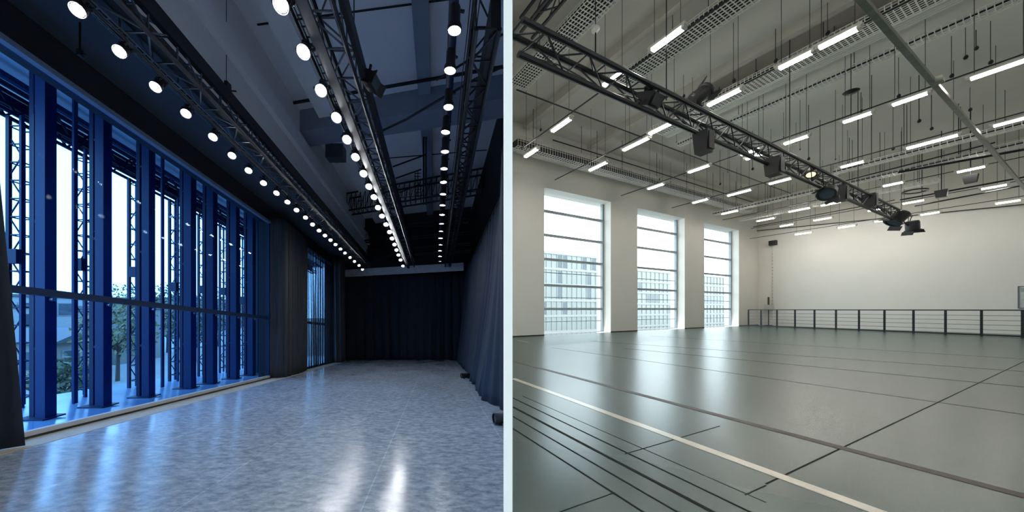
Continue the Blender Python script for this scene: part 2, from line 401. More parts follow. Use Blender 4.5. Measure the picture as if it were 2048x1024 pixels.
tag(mb.build('conduit_rail', 'blue'), 'thin blue conduit rails below the terrace soffit', 'rail')

colpx = [92, 207, 297, 380, 424, 470, 503, 526, 548]
for k, px in enumerate(colpx):
    d = -6.75 * 600 / (px - 872.0)
    t = thing('steel_column', Lp(-6.75, d, 0), 'blue steel column behind the glass, %s from the near end' % ORD[k], 'column', 'blue columns outside the glass front')
    w = 0.17 if k < 3 else 0.2
    z0 = -K * d
    MB().box((-6.75, d, z0 + 3.25), w, w * 0.95, 6.5).build('column_shaft', 'blue', t)
    MB().box((-6.99, d + 0.03, z0 + 3.25), 0.08, 0.08, 6.5).build('rear_flange', 'blued', t)
    MB().box((-6.85, d, z0 + 0.012), 0.5, 0.32, 0.024).build('base_plate', 'blued', t)
    MB().lathe([(0, 0), (0.035, 0), (0.035, 0.06), (0, 0.06)], (-6.66, d, z0 + 2.05), (1, 0, 0), 10).build('bolt', 'alu', t)
    for hh in (1.2, 3.4, 5.4): MB().box((-6.87, d + 0.02, z0 + hh), 0.2, 0.05, 0.05).build('tie_bracket', 'blued', t)

def arc(c, r, a0, a1, n, ax, az): return [c + ax * (r * math.cos(a0 + (a1 - a0) * i / n)) + az * (r * math.sin(a0 + (a1 - a0) * i / n)) for i in range(n + 1)]
towpx = [45, 170, 275, 353, 409, 450, 488, 515]
for k, px in enumerate(towpx):
    x = -8.35; d = x * 600 / (px - 872.0); z0 = -K * d; top = 5.8
    t = thing('lattice_tower', (x, d, z0), 'blue lattice tower on the terrace, %s from the near end' % ORD[k], 'tower', 'lattice towers on the terrace')
    w = 0.13; q = [(-w, -w), (w, -w), (w, w), (-w, w)]
    for i, (a, b) in enumerate(q):
        MB().box((x + a, d + b * 0.8, z0 + top / 2), 0.07 if i in (0, 2) else 0.045, 0.05, top).build('post', 'blue' if i % 2 else 'blued', t)
    h = 0.2
    while h < top:
        mb = MB()
        for i in range(4):
            a, b = q[i], q[(i + 1) % 4]
            mb.bar((x + a[0], d + a[1] * 0.8, z0 + h), (x + b[0], d + b[1] * 0.8, z0 + h), 0.022)
        h += 0.36 if k < 2 else 0.42
        mb.build('rung', 'blued', t)
    mb = MB(); ma = MB(); h = 0.2; i = 0
    while h < top - 0.4:
        if k >= 1:
            s_ = -1 if i % 2 else 1
            c = V((x + w, d + 0.10, z0 + h + 0.2)); ma.path(arc(c - V((0.19, 0, 0)), 0.19, -1.5, 1.5, 7, V((1, 0, 0)), V((0, 0, 1))), 0.013, 5)
        mb.bar((x - w, d - 0.10, z0 + h), (x + w, d - 0.10, z0 + h + 0.4), 0.018) if i % 2 else mb.bar((x + w, d - 0.10, z0 + h), (x - w, d - 0.10, z0 + h + 0.4), 0.018)
        h += 0.4; i += 1
    mb.build('zigzag_bracing', 'blued', t)
    if ma.v: ma.build('curved_bracing', 'blued', t)
    MB().box((x + 0.05, d - 0.15, z0 + 3.0 + 0.1 * (k % 3)), 0.22, 0.12, 0.28).build('junction_box', 'blued', t)
for k, px in enumerate((150, 325)):
    d = -7.6 * 600 / (px - 872.0)
    MBo = MB().box((-7.6, d, -K * d + 3.25), 0.045, 0.07, 6.5)
    tag(MBo.build('slim_post', 'blue'), ('slim blue post beside the second lattice tower' if k == 0 else 'slim blue post between the third and fourth columns'), 'post')

# ------------------------------------------------------------------ outside world of the studio
struct(MB().prism([(-140, -60), (-9.4, -60), (-9.4, 140), (-140, 140)], -3.2, -2.9), 'ground_street', 'ground', 'pale ground beyond the terrace')
def building(name, label, x0, x1, y0, y1, z0, z1, m, rows, cols, face='+x', gable=False, wm='bglass'):
    t = thing(name, ((x0 + x1) / 2, (y0 + y1) / 2, z0), label, 'building')
    MB().box(((x0 + x1) / 2, (y0 + y1) / 2, (z0 + z1) / 2), x1 - x0, y1 - y0, z1 - z0).build('wall', m, t)
    if gable:
        ym = (y0 + y1) / 2
        mb = MB(); mb.hexa([(x0 - .3, y0 - .4, z1), (x1 + .3, y0 - .4, z1), (x1 + .3, y1 + .4, z1), (x0 - .3, y1 + .4, z1), (x0 - .3, ym - .05, z1 + gable), (x1 + .3, ym - .05, z1 + gable), (x1 + .3, ym + .05, z1 + gable), (x0 - .3, ym + .05, z1 + gable)])
        mb.build('roof', 'broof', t)
    else:
        MB().box(((x0 + x1) / 2, (y0 + y1) / 2, z1 + 0.12), x1 - x0 + 0.3, y1 - y0 + 0.3, 0.24).build('roof', 'broof', t)
    for r in range(rows):
        z = z0 + (z1 - z0) * (r + 0.55) / rows
        for c in range(cols):
            y = y0 + (y1 - y0) * (c + 0.5) / cols; w = (y1 - y0) / cols * 0.5; h = (z1 - z0) / rows * 0.45
            f = MB().box((x1 + 0.02, y, z), 0.08, w + 0.16, h + 0.16).build('window_frame', 'bband', t)
            MB().box((x1 + 0.05, y, z), 0.06, w, h).build('pane', wm, f)
    # windows on the side facing the studio doorway
    for r in range(rows):
        z = z0 + (z1 - z0) * (r + 0.55) / rows; n2 = max(2, cols - 1)
        for c in range(n2):
            x = x0 + (x1 - x0) * (c + 0.5) / n2; w = (x1 - x0) / n2 * 0.5; h = (z1 - z0) / rows * 0.45
            MB().box((x, y0 - 0.02, z), w, 0.08, h).build('pane', wm, t)
    return t
building('office_block', 'white office block with dark flat roof behind the second lattice tower', -52, -40, 28, 40, -2.9, 2.6, 'bwhite', 2, 4)
building('concrete_house', 'tall grey concrete block beside the second lattice tower', -27.6, -24.5, 23, 27, -2.9, 1.4, 'bgrey', 1, 1)
building('pavilion', 'low beige shed with dark gabled roof below the white office block', -27, -22.2, 17.5, 20.5, -2.9, -0.6, 'bbeige', 1, 2, gable=0.8)
building('apartment_block', 'long pale apartment block seen between the third and fourth columns', -60, -44, 52, 70, -2.9, 3.2, 'bgrey', 3, 6)
building('terraced_house', 'white terraced house seen past the near dark drape', -40, -32, 18, 25, -2.9, 1.5, 'bwhite', 2, 3)

def tree_mesh(seed, hgt, rad, n, leafm, size=0.16):
    rnd = random.Random(seed); tr = MB(); lf = MB()
    tr.tube((0, 0, -0.1), (0.05, 0, hgt * 0.45), 0.11, 7, 0.07)
    for i in range(16):
        a = rnd.uniform(0, 6.28); h0 = hgt * rnd.uniform(0.2, 0.5); rr = rad * rnd.uniform(0.5, 1.0)
        p0 = V((0.03, 0, h0)); p1 = V((math.cos(a) * rr * 0.5, math.sin(a) * rr * 0.5, h0 + hgt * 0.2)); p2 = V((math.cos(a) * rr, math.sin(a) * rr, h0 + hgt * rnd.uniform(0.25, 0.5)))
        tr.tube(p0, p1, 0.04, 5, 0.025); tr.tube(p1, p2, 0.025, 5, 0.008)
        for _ in range(3):
            q = p1.lerp(p2, rnd.random()); e = q + V((rnd.gauss(0, 1), rnd.gauss(0, 1), rnd.uniform(0.2, 1.2))) * rad * 0.25
            tr.tube(q, e, 0.012, 4, 0.004)
    for i in range(n):
        a = rnd.uniform(0, 6.28); ph = math.acos(rnd.uniform(-0.8, 1)); rr = rnd.uniform(0.35, 1.0) ** 0.6
        c = V((math.cos(a) * math.sin(ph) * rad * rr, math.sin(a) * math.sin(ph) * rad * rr, hgt * 0.62 + math.cos(ph) * hgt * 0.4 * rr))
        c += V((rnd.gauss(0, .15), rnd.gauss(0, .15), rnd.gauss(0, .15)))
        d1 = V((rnd.gauss(0, 1), rnd.gauss(0, 1), rnd.gauss(0, 1))).normalized(); d2 = d1.cross(V((rnd.gauss(0, 1), rnd.gauss(0, 1), rnd.gauss(0, 1)))).normalized()
        s_ = size * rnd.uniform(0.5, 1.2); lf.quad(c - d1 * s_, c + d2 * s_ * 0.5, c + d1 * s_, c - d2 * s_ * 0.5)
    return tr, lf
def tree(name, label, x, y, z, hgt, rad, n, leafm, seed, size=0.16, group='trees beyond the terrace'):
    t = thing(name, (x, y, z), label, 'tree', group)
    tr, lf = tree_mesh(seed, hgt, rad, n, leafm, size)
    for q in (tr, lf): q.v = [(a + x, b + y, c + z) for a, b, c in q.v]
    tr.build('trunk', 'bark', t); lf.build('foliage', leafm, t, recalc=False)
tree('bare_tree', 'sparse yellow green tree seen between the second and third columns', -19.0, 17.9, -2.9, 4.8, 1.8, 1500, 'leafy', 1)
tree('bare_tree', 'olive tree just behind the sparse yellow green tree', -35.5, 34.0, -2.9, 7.0, 3.0, 1500, 'leaf', 2)
tree('bare_tree', 'dense twiggy tree seen between the third and fourth columns', -26.5, 29.6, -2.9, 6.6, 2.3, 1700, 'leaf', 3)
tree('bare_tree', 'grey olive tree seen between the fourth and fifth columns', -19.6, 24.4, -2.9, 5.2, 2.0, 1500, 'leaf', 4)
tree('bare_tree', 'broad olive tree seen between the fifth and sixth columns', -25.0, 34.5, -2.9, 6.8, 2.5, 1500, 'leafy', 5)
tree('bare_tree', 'olive tree seen at the far end of the blue glass front', -19.0, 33.0, -2.9, 6.2, 2.6, 1500, 'leaf', 6)
tree('bare_tree', 'small bare tree on the shed side of the terrace', -16.6, 13.3, -2.9, 2.0, 1.0, 700, 'leaf', 7)

# ================================================================== STUDIO CONTENT
def truss(t, P, xs, hs, d0, d1, seg, rc, rb, m_ch, m_br):
    """box truss along d: chords at corners of xs x hs"""
    (xa, xb), (ha, hb) = xs, hs
    cs = [(xa, ha), (xb, ha), (xb, hb), (xa, hb)]
    for x, h in cs: MB().tube(P(x, d0, h), P(x, d1, h), rc, 8).build('chord', m_ch, t)
    mb = MB(); d = d0; i = 0
    while d < d1 - 1e-6:
        e = min(d + seg, d1)
        for j in range(4):
            a, b = cs[j], cs[(j + 1) % 4]
            mb.bar(P(a[0], d, a[1]), P(b[0], d, b[1]), rb * 1.6)
            if (i + j) % 2: mb.bar(P(a[0], d, a[1]), P(b[0], e, b[1]), rb * 1.6)
            else: mb.bar(P(b[0], d, b[1]), P(a[0], e, a[1]), rb * 1.6)
        d = e; i += 1
    mb.build('lattice_bracing', m_br, t)

# --- truss beside the windows
t1 = thing('lighting_truss', Lp(-3.72, 8, 5.18), 'black lighting truss beside the windows with the long row of lamps', 'truss')
truss(t1, Lp, (-3.92, -3.57), (5.18, 5.54), 1.2, 16.4, 0.42, 0.035, 0.011, 'trussk', 'trussg')
slab(MB(), -3.60, -3.52, 1.2, 16.4, 5.40, 5.62).build('side_rail', 'black', t1)
mb = MB()
for dx in (0, 0.05, 0.10, 0.15): slab(mb, -3.98 + dx, -3.965 + dx, 1.2, 16.4, 5.13, 5.145)
d = 1.2
while d < 16.4: slab(mb, -3.98, -3.81, d, d + 0.016, 5.13, 5.142); d += 0.11
mb.build('wire_mesh_strip', 'trussg', t1)
slab(MB(), -3.80, -3.62, 1.2, 16.4, 5.24, 5.30).build('cable_trough', 'black', t1)
MB().tube(Lp(-3.915, 1.2, 5.13), Lp(-3.915, 16.4, 5.13), 0.025, 8).build('lamp_bar', 'black', t1)
# --- central truss
t2 = thing('lighting_truss', Lp(-1.35, 8, 5.1), 'black lighting truss with flat side plank over the middle of the studio', 'truss')
truss(t2, Lp, (-1.52, -1.16), (5.15, 5.55), 1.2, 16.0, 0.45, 0.034, 0.011, 'trussk', 'trussg')
slab(MB(), -1.53, -1.40, 1.2, 16.0, 5.06, 5.10).build('side_plank', 'trussk', t2)
mb = MB()
for dx in (0, 0.045, 0.09): slab(mb, -1.645 + dx, -1.633 + dx, 1.2, 16.0, 5.2, 5.212)
d = 1.2
while d < 16: slab(mb, -1.65, -1.54, d, d + 0.014, 5.2, 5.21); d += 0.13
mb.build('wire_mesh_strip', 'trussk', t2)
slab(MB(), -1.15, -1.08, 1.2, 16.0, 5.36, 5.58).build('side_rail', 'black', t2)
MB().tube(Lp(-1.73, 1.2, 5.30), Lp(-1.73, 16.0, 5.30), 0.025, 8).build('lamp_bar', 'black', t2)
# --- truss by the drapes + pipe with cans
t3 = thing('lighting_truss', Lp(0.6, 8, 5.1), 'tall black lighting truss next to the navy side drapes', 'truss')
truss(t3, Lp, (0.48, 0.76), (5.1, 5.55), 3.6, 15.8, 0.42, 0.032, 0.011, 'trussk', 'trussk')
slab(MB(), 0.66, 0.78, 3.6, 15.8, 5.12, 5.5).build('cable_trough', 'black', t3)
mb = MB()
for dx in (-0.08, -0.03, 0.03): mb.path([Lp(0.46 + dx, 3.0 + i * 0.65, 5.15 + 0.05 * math.sin(i * 1.9 + dx * 40)) for i in range(20)], 0.008, 5)
mb.build('cable', 'blackp', t3)
mb = MB().tube(Lp(0.215, 2.2, 5.42), Lp(0.225, 16.0, 5.42), 0.06, 12)
tag(mb.build('lighting_pipe', 'blued'), 'straight dark pipe carrying the downward black can lamps', 'pipe')

def par_lamp(name):
    """axis prototype: lens centre at the origin, aim along -Z, top clamp above"""
    t = thing(name, (0, 0, 0))
    MB().lathe([(0.0, 0.30), (0.055, 0.30), (0.075, 0.27), (0.085, 0.16), (0.105, 0.12), (0.112, 0.0), (0.108, -0.015), (0.098, 0.0), (0.0, 0.01)], (0, 0, 0), (0, 0, 1), 18).build('lamp_body', 'black', t)
    MB().lathe([(0, -0.006), (0.07, -0.004), (0.096, 0.004), (0.096, 0.012), (0, 0.012)], (0, 0, 0), (0, 0, 1), 18).build('lens', 'lens', t)
    mb = MB()
    for s in (-1, 1): mb.box((s * 0.125, 0, 0.22), 0.014, 0.04, 0.26)
    mb.box((0, 0, 0.35), 0.264, 0.04, 0.014); mb.build('yoke', 'black', t)
    mb = MB().box((0, 0, 0.42), 0.06, 0.06, 0.13); mb.box((0, 0.0, 0.49), 0.10, 0.05, 0.05); mb.build('clamp', 'black', t)
    for s in (-1, 1): MB().lathe([(0, 0), (0.022, 0), (0.022, 0.03), (0, 0.03)], (s * 0.13, 0, 0.14), (s, 0, 0), 10).build('knob', 'blackp', t)
    mb = MB().box((0.0, 0.09, 0.26), 0.09, 0.05, 0.14); mb.build('ballast_box', 'blackp', t)
    return t
def can_lamp(name):
    t = thing(name, (0, 0, 0))
    MB().lathe([(0, 0.36), (0.07, 0.36), (0.085, 0.33), (0.085, 0.12), (0.112, 0.06), (0.112, 0.0), (0.10, 0.0), (0.10, 0.03), (0, 0.03)], (0, 0, 0), (0, 0, 1), 18).build('lamp_body', 'black', t)
    MB().lathe([(0, 0.012), (0.099, 0.016), (0.099, 0.024), (0, 0.024)], (0, 0, 0), (0, 0, 1), 18).build('lens', 'lens3', t)
    MB().box((0.10, 0, 0.30), 0.10, 0.04, 0.03).build('clamp', 'black', t)
    return t
def copy_tree(o, parent=None):
    c = o.copy(); COL.objects.link(c); c.parent = parent
    for ch in o.children: copy_tree(ch, c)
    return c
row1 = [(155, 20), (239, 103), (311, 174), (372, 227), (426, 274), (464, 311), (497, 341), (527, 366), (553, 386), (575, 404), (593, 420), (611, 435), (625, 449),
        (638, 461), (650, 471), (661, 480), (671, 489), (681, 498), (690, 506), (700, 515), (709, 523), (718, 531), (725, 539)]
row2 = [(562, 10), (607, 104), (642, 181), (673, 235), (694, 279), (711, 314), (727, 347), (738, 373), (748, 394), (756, 415), (764, 432), (772, 449), (779, 464),
        (784, 477), (789, 489), (793, 500), (797, 510), (801, 520), (806, 532)]
row3 = [(909, 62), (900, 142), (897, 215), (891, 265), (890, 304), (888, 338), (887, 365), (886, 389), (885, 411), (884, 430), (883, 448), (882, 463), (881, 477), (881, 490), (880, 502), (880, 513), (880, 523)]
def lamp_row(rows, zr, proto, aim, texts, group, sc_=0.75):
    for k, (px, py) in enumerate(rows):
        d = zr * 600 / (674.0 - py); x = (px - 872.0) / 600.0 * d
        o = proto if k == 0 else copy_tree(proto)
        o.location = Lp(x, d, zr + HC)
        j = random.Random(k * 7 + int(zr * 10)); a = (V(aim) + V((j.uniform(-.07, .07), j.uniform(-.07, .07), 0))).normalized()
        o.rotation_euler = a.to_track_quat('-Z', 'Y').to_euler()
        o.scale = (sc_, sc_, sc_)
        tag(o, texts % ORD[k], 'stage light', group)
p = par_lamp('stage_light')
lamp_row(row1, 3.5, p, (0.25, -0.60, -0.75), 'lit round lamp, %s from the near end of the row beside the windows', 'lamps on the window side truss', 0.62)
p2 = copy_tree(p)
lamp_row(row2, 3.6, p2, (0.1, -0.62, -0.75), 'lit round lamp, %s from the near end of the middle row', 'lamps on the middle truss')
p3 = can_lamp('can_light')
lamp_row(row3, 3.6, p3, (0.0, 0.05, -1), 'black downward can lamp, %s from the near end of the pipe row', 'can lamps on the pipe')

# floodlights on the middle truss
def flood(name, loc, aim, label, size=0.22):
    t = thing(name, loc, label, 'stage light')
    q = V(aim).to_track_quat('-Z', 'Y').to_matrix(); l = V(loc)
    MB().box(l, size, size * 0.8, size * 0.7, q).build('lamp_body', 'blackp', t)
    for s in (-1, 1):
        c = l + q @ V((s * size * 0.62, 0, -size * 0.45)); MB().box(c, 0.012, size * 0.8, size * 0.5, q @ Matrix.Rotation(s * -0.5, 3, 'Y')).build('barn_door', 'blackp', t)
    MB().box(l + q @ V((0, 0, -size * 0.36)), size * 0.8, size * 0.6, 0.01, q).build('lens', 'bglass', t)
    MB().bar(l + q @ V((0, 0, size * 0.3)), l + V((0, 0, size * 1.1)), 0.03).build('yoke', 'black', t)
    return t
dd = 4.0 * 600 / (674 - 163.0)
flood('flood_light', Lp((742 - 872) / 600.0 * dd, dd, 5.4), (0.9, -0.2, -0.5), 'black square flood lamp on the drape side of the middle truss', 0.24)

# lattice girder across the ceiling, skewed
def cross_girder(name, label, xa, da, xb, db, h0, h1, wd, n, fill):
    t = thing(name, Lp(xa, da, h0), label, 'girder')
    a0, a1, b0, b1 = Lp(xa, da, h0), Lp(xa, da, h1), Lp(xb, db, h0), Lp(xb, db, h1); y = V((0, wd, -K * wd))
    for p, q in ((a0, b0), (a1, b1), (a0 + y, b0 + y), (a1 + y, b1 + y)): MB().tube(p, q, 0.04, 8).build('chord', 'trussk', t)
    mb = MB()
    for i in range(n + 1):
        f = i / n
        mb.bar(a0.lerp(b0, f), a1.lerp(b1, f), 0.022); mb.bar((a0 + y).lerp(b0 + y, f), (a1 + y).lerp(b1 + y, f), 0.022)
        mb.bar(a0.lerp(b0, f), (a0 + y).lerp(b0 + y, f), 0.022)
        if i < n: mb.bar(a0.lerp(b0, f), a1.lerp(b1, (i + 1) / n), 0.018)
    mb.build('lattice_bracing', 'trussk', t)
    if fill:
        mb = MB()
        for i in range(60):
            f = (i + 0.5) / 60 + random.uniform(-.004, .004); p = (a1 + y * 0.5).lerp(b1 + y * 0.5, f); mb.bar(p, p - V((0, 0, (h1 - h0) * random.uniform(0.3, 1.0))), 0.012)
        mb.build('cable', 'blackp', t)
cross_girder('lattice_girder', 'dark open lattice girder crossing under the studio ceiling', -4.15, 14.0, 1.9, 11.9, 7.3, 8.1, 0.5, 26, True)
cross_girder('lattice_girder', 'black lattice girder high up in front of the studio end wall', -4.15, 17.4, 1.9, 15.9, 7.0, 7.7, 0.4, 24, False)
cross_girder('lattice_girder', 'black lattice girder just above the pale valance board', -4.17, 18.0, 1.93, 16.6, 6.2, 6.6, 0.3, 24, False)
struct(skew(MB(), -4.2, 17.75, 1.9, 16.1, 0.3, 7.75, HL), 'trim_14', 'fascia')
# dark backing board between ceiling and valance
tag(skew(MB(), XL + 0.05, 18.05, 1.5, 16.3, 0.10, 5.02, 5.44).build('valance_board', 'valance'), 'long pale grey board above the black back curtain', 'board')
# ceiling frame and masts
t = thing('ceiling_frame', Lp(-0.6, 11, 6.9), 'thin black hanging frame under the studio ceiling behind the beam', 'frame')
for (a, b) in (((-1.5, 10.4, 7.3), (-0.35, 10.2, 7.6)), ((-1.4, 10.4, 6.9), (-0.5, 10.2, 7.1)), ((-1.3, 10.6, 6.5), (-0.55, 10.4, 6.7))):
    MB().bar(Lp(*a), Lp(*b), 0.035).build('crossbar', 'black', t)
for x, h0 in ((-0.42, 5.9), (-0.34, 5.9)): MB().bar(Lp(x, 10.2, h0), Lp(x, 10.2, HL - 0.2), 0.05).build('mast', 'black', t)
mb = MB().bar(Lp(-0.62, 10.3, 6.2), Lp(-0.62, 10.3, 7.1), 0.025)
for i in range(8): mb.bar(Lp(-0.72, 10.3, 6.25 + i * 0.11), Lp(-0.52, 10.3, 6.25 + i * 0.11), 0.018)
mb.bar(Lp(-0.72, 10.3, 6.2), Lp(-0.72, 10.3, 7.1), 0.025); mb.build('ladder_lattice', 'black', t)

# hanging rods / cables in the studio
def rod(name, label, px, py0, py1, zr_top, kind='rod', r=0.012, lump=0.09):
    d = zr_top * 600 / (674.0 - py0); x = (px - 872.0) / 600.0 * d
    h0 = HC + (674.0 - py1) / 600.0 * d; h1 = zr_top + HC
    t = thing(name, Lp(x, d, h0), label, kind)
    MB().tube(Lp(x, d, h0), Lp(x, d, h1), r, 6).build('rod', 'black', t)
    if lump:
        MB().box(Lp(x, d, h0 + lump * 0.6), lump, lump, lump * 1.8).build('hoist_body', 'blackp', t)
        MB().bar(Lp(x - lump, d, h0 + lump * 0.3), Lp(x + lump * 1.6, d, h0 + lump * 0.2), 0.02).build('bracket', 'black', t)
    return t
rod('hanging_rod', 'thin rod with black hoist hanging beside the window side truss', 452, -20, 185, 6.95, lump=0.13)
rod('hanging_rod', 'thick black rod with clamp hanging below the blue grey beam', 572, 262, 330, 6.3, r=0.03, lump=0.08)
rod('hanging_rod', 'short rod hanging between the first two trusses before the beam', 510, 150, 212, 6.9, lump=0.05)
rod('hanging_rod', 'twin cable hanging on the drape side of the middle truss', 708, -30, 120, 6.95, lump=0)
rod('hanging_rod', 'thin rod hanging from the ceiling behind the lattice girder', 694, 395, 455, 6.6, lump=0)
rod('hanging_rod', 'thin rod hanging near the navy side drapes', 950, 393, 440, 6.6, lump=0.08)
rod('hanging_rod', 'thin rod hanging from the charcoal soffit above the glass front', 160, 45, 110, 4.46, lump=0.05)
t = thing('ceiling_speaker', Lp(-3.5, 10.5, 7.6), 'grey box loudspeaker hanging behind the blue grey beam', 'speaker')
MB().box(Lp(-3.5, 10.5, 7.85), 0.6, 0.4, 0.5).build('speaker_box', 'trussg', t); MB().bar(Lp(-3.5, 10.5, 8.0), Lp(-3.5, 10.5, HL), 0.04).build('bracket', 'black', t)
# slanting cable bundle across the ceiling
pts = [(1.14, 5.1, 6.0), (0.7, 5.35, 6.0), (0.1, 5.6, 5.85), (-0.6, 6.0, 5.75), (-1.2, 6.3, 5.7)]
tag(MB().path([Lp(*p) for p in pts], 0.022, 7).build('cable_run', 'blackp'), 'black cable slung from the middle truss to the side drapes', 'cable')
pts = [(1.06, 4.75, 6.2), (0.6, 5.0, 6.05), (0.0, 5.2, 5.85)]
tag(MB().path([Lp(*p) for p in pts], 0.018, 7).build('cable_run', 'blackp'), 'black cable slung across the can lamp pipe to the side drapes', 'cable')
tag(skew(MB(), -4.1, 8.6, 1.9, 7.4, 0.05, 8.1, 8.16).build('ceiling_pipe', 'black'), 'black pipe running just before the blue grey beam', 'pipe')

# ------------------------------------------------------------------ drapes
def drape(name, label, mat_, path, h0, h1, amp, wl, flare=None, hem=None, cat='curtain', group=None, n_h=18, sub=10, seed=0, prof=None):
    """path: list of (x,d); pleats along it; flare(f, s)->(dx,dd) offset, f: 0 at the hem .. 1 at the top"""
    P = [V(p) for p in path]; seg = [(b - a).length for a, b in zip(P, P[1:])]; Lg = sum(seg)
    n = max(8, int(Lg / wl * sub)); rnd = random.Random(seed); phs = [rnd.uniform(0, 6.28) for _ in range(4)]; rows = []
    def pt(s):
        for a, b, l in zip(P, P[1:], seg):
            if s <= l or b is P[-1]: return a.lerp(b, min(1, s / l)), (b - a).normalized()
            s -= l
    for i in range(n_h + 1):
        f = i / n_h; row = []
        for j in range(n + 1):
            s = Lg * j / n; c, t = pt(s); nn = V((-t.y, t.x))
            ph = s / wl * 2 * math.pi + 1.3 * math.sin(s * 0.9 + phs[0]) + 0.5 * math.sin(f * 2.2 + s + phs[3])
            a = amp * (0.62 + 0.38 * math.sin(s * 1.7 + phs[1])) * (1.35 - 0.6 * f)
            off = a * (math.sin(ph) + 0.35 * math.sin(2.1 * ph + phs[2] + f))
            x, d = c.x + nn.x * off, c.y + nn.y * off
            if prof: x += prof(f, c.x, d)
            if flare: fx, fd = flare(f, s / Lg); x += fx; d += fd
            hh = h0 + (h1 - h0) * f
            if hem and f < 0.2: hh += hem(s / Lg) * (1 - f / 0.2)
            row.append(Lp(x, d, hh))
        rows.append(row)
    o = MB().grid(rows).build(name, mat_)
    md = o.modifiers.new('thickness', 'SOLIDIFY'); md.thickness = 0.008
    return tag(o, label, cat, group)
drape('stage_curtain', 'wide black curtain closing the end of the studio', 'velvet', [(-5.65, 18.3), (1.7, 18.3)], 0.02, 5.35, 0.10, 0.55, seed=3)
drape('stage_curtain', 'black drape hanging at the near end of the glass front', 'velvet', [(-5.40, 1.2), (-5.38, 3.54)], 0.015, 5.6, 0.05, 0.5, flare=lambda f, s: (0.05 * (1 - f), 0.30 * s * (1 - f)), seed=5)
drape('stage_curtain', 'charcoal drape hanging just past the blue glass front', 'charc', [(-5.62, 10.15), (-5.22, 10.35), (-5.25, 11.6), (-5.45, 12.7)], 0.02, 5.45, 0.05, 0.3, seed=6)
drape('gauze_curtain', 'dark see-through gauze curtain over the far blue window', 'sheer', [(-5.5, 12.75), (-5.5, 16.1)], 0.03, 5.2, 0.045, 0.26, seed=8)
drape('stage_curtain', 'grey gathered drape in the corner by the back curtain', 'charc', [(-5.6, 16.25), (-5.15, 16.35), (-5.1, 16.8), (-5.5, 17.3)], 0.02, 5.75, 0.05, 0.24, seed=9)
# navy side drapes: four panels with flaring hems
edge = [4.9, 7.1, 9.4, 12.6, 17.6]
def lerpt(T, d):
    for (a, p), (b, q) in zip(T, T[1:]):
        if d <= b: return p + (q - p) * max(0, (d - a) / (b - a))
    return T[-1][1]
HEM = [(5.7, 1.25), (6.0, 1.26), (6.55, 1.03), (7.0, 1.08), (7.7, 1.04), (8.3, 1.15), (9.5, 1.13), (10.0, 1.23), (11, 1.2), (12.5, 1.24), (15.6, 1.2), (18, 1.3)]
def hemprof(f, x, d): return (1 - f) ** 1.6 * (lerpt(HEM, d) - x)
names = ['broad navy drape nearest the white dividing wall', 'navy drape with trailing hem between two floor cans', 'navy drape beyond the small floor can', 'navy drape meeting the black back curtain']
paths = [[(1.235, 5.6), (1.44, 6.6), (1.62, 7.4)], [(1.64, 7.3), (1.68, 9.4)], [(1.68, 9.3), (1.68, 12.6)], [(1.68, 12.5), (1.68, 17.6)]]
for k in range(4):
    a, b = edge[k], edge[k + 1]
    drape('side_curtain', names[k], 'navy', paths[k], 0.015, 4.95, 0.06, 0.5 if k < 2 else 0.42,
          flare=None, prof=hemprof, seed=20 + k, n_h=22, group='navy side drapes')
tag(MB().bar(Lp(1.66, 7.5, 4.98), Lp(1.66, 18.0, 4.98), 0.05).build('curtain_rail', 'black'), 'black rail carrying the navy side drapes', 'rail')

# cans lying on the studio floor
def floor_can(label, px, py, r, L):
    d = HC * 600 / (py - 674.0); x = (px - 872.0) / 600.0 * d
    t = thing('floor_can', Lp(x, d, 0), label, 'floor light')
    o = Lp(x, d, r + 0.012); ax = V((1, 0.22, -0.02)).normalized()
    MB().lathe([(0, 0.03), (r * 0.8, 0.03), (r * 0.86, 0.0), (r, 0.0), (r, 0.08), (r * 0.93, 0.09), (r * 0.93, L), (r * 0.7, L + 0.03), (0, L + 0.03)], o - ax * 0.05, ax, 22).build('can_body', 'blackp', t)
    MB().lathe([(0, 0.024), (r * 0.5, 0.02), (r * 0.78, 0.026), (0, 0.028)], o - ax * 0.05, ax, 22).build('lens', 'trussg', t)
    mb = MB()
    for q in (0.05, L * 0.6): mb.box(o + ax * q - V((0, 0, r * 0.95)), 0.05, r * 1.6, 0.03)
    mb.build('foot', 'black', t)
floor_can('black can lamp lying on the floor in front of the navy drapes', 994, 849, 0.085, 0.34)
floor_can('small black can lamp poking out between the navy drapes', 925, 757, 0.085, 0.34)

# ================================================================== HALL CONTENT
# windows
tr_z = [6.82, 5.50, 4.16, 2.72, 1.40]
for k, (a, b) in enumerate(WIN):
    w = thing('window_%d' % (k + 3), R((a + b) / 2, V1 + 0.5, 0), ['tall hall window closest to the white dividing wall', 'middle one of the three tall hall windows', 'tall hall window closest to the end wall'][k], kind='structure')
    vg = V1 + 0.52
    zs = [0.0] + tr_z[::-1] + [ZH]
    for z0, z1 in zip(zs, zs[1:]): rbox(MB(), a, b, vg, vg + 0.012, z0 + 0.03, z1 - 0.03).build('pane', 'rglass', w)
    for z in tr_z: rbox(MB(), a, b, vg - 0.06, vg + 0.06, z - 0.065, z + 0.065).build('transom', 'wframe', w)
    for z in (3.44, 2.05, 0.68): rbox(MB(), a, b, vg + 0.08, vg + 0.11, z - 0.02, z + 0.02).build('glazing_bar', 'wframe', w)
    for u in (a + 0.05, b - 0.06): rbox(MB(), u - 0.06, u + 0.06, vg - 0.07, vg + 0.07, 0, ZH).build('stile', 'wframe', w)
    rbox(MB(), a, b, vg - 0.07, vg + 0.07, 0, 0.06).build('sill', 'wframe', w)

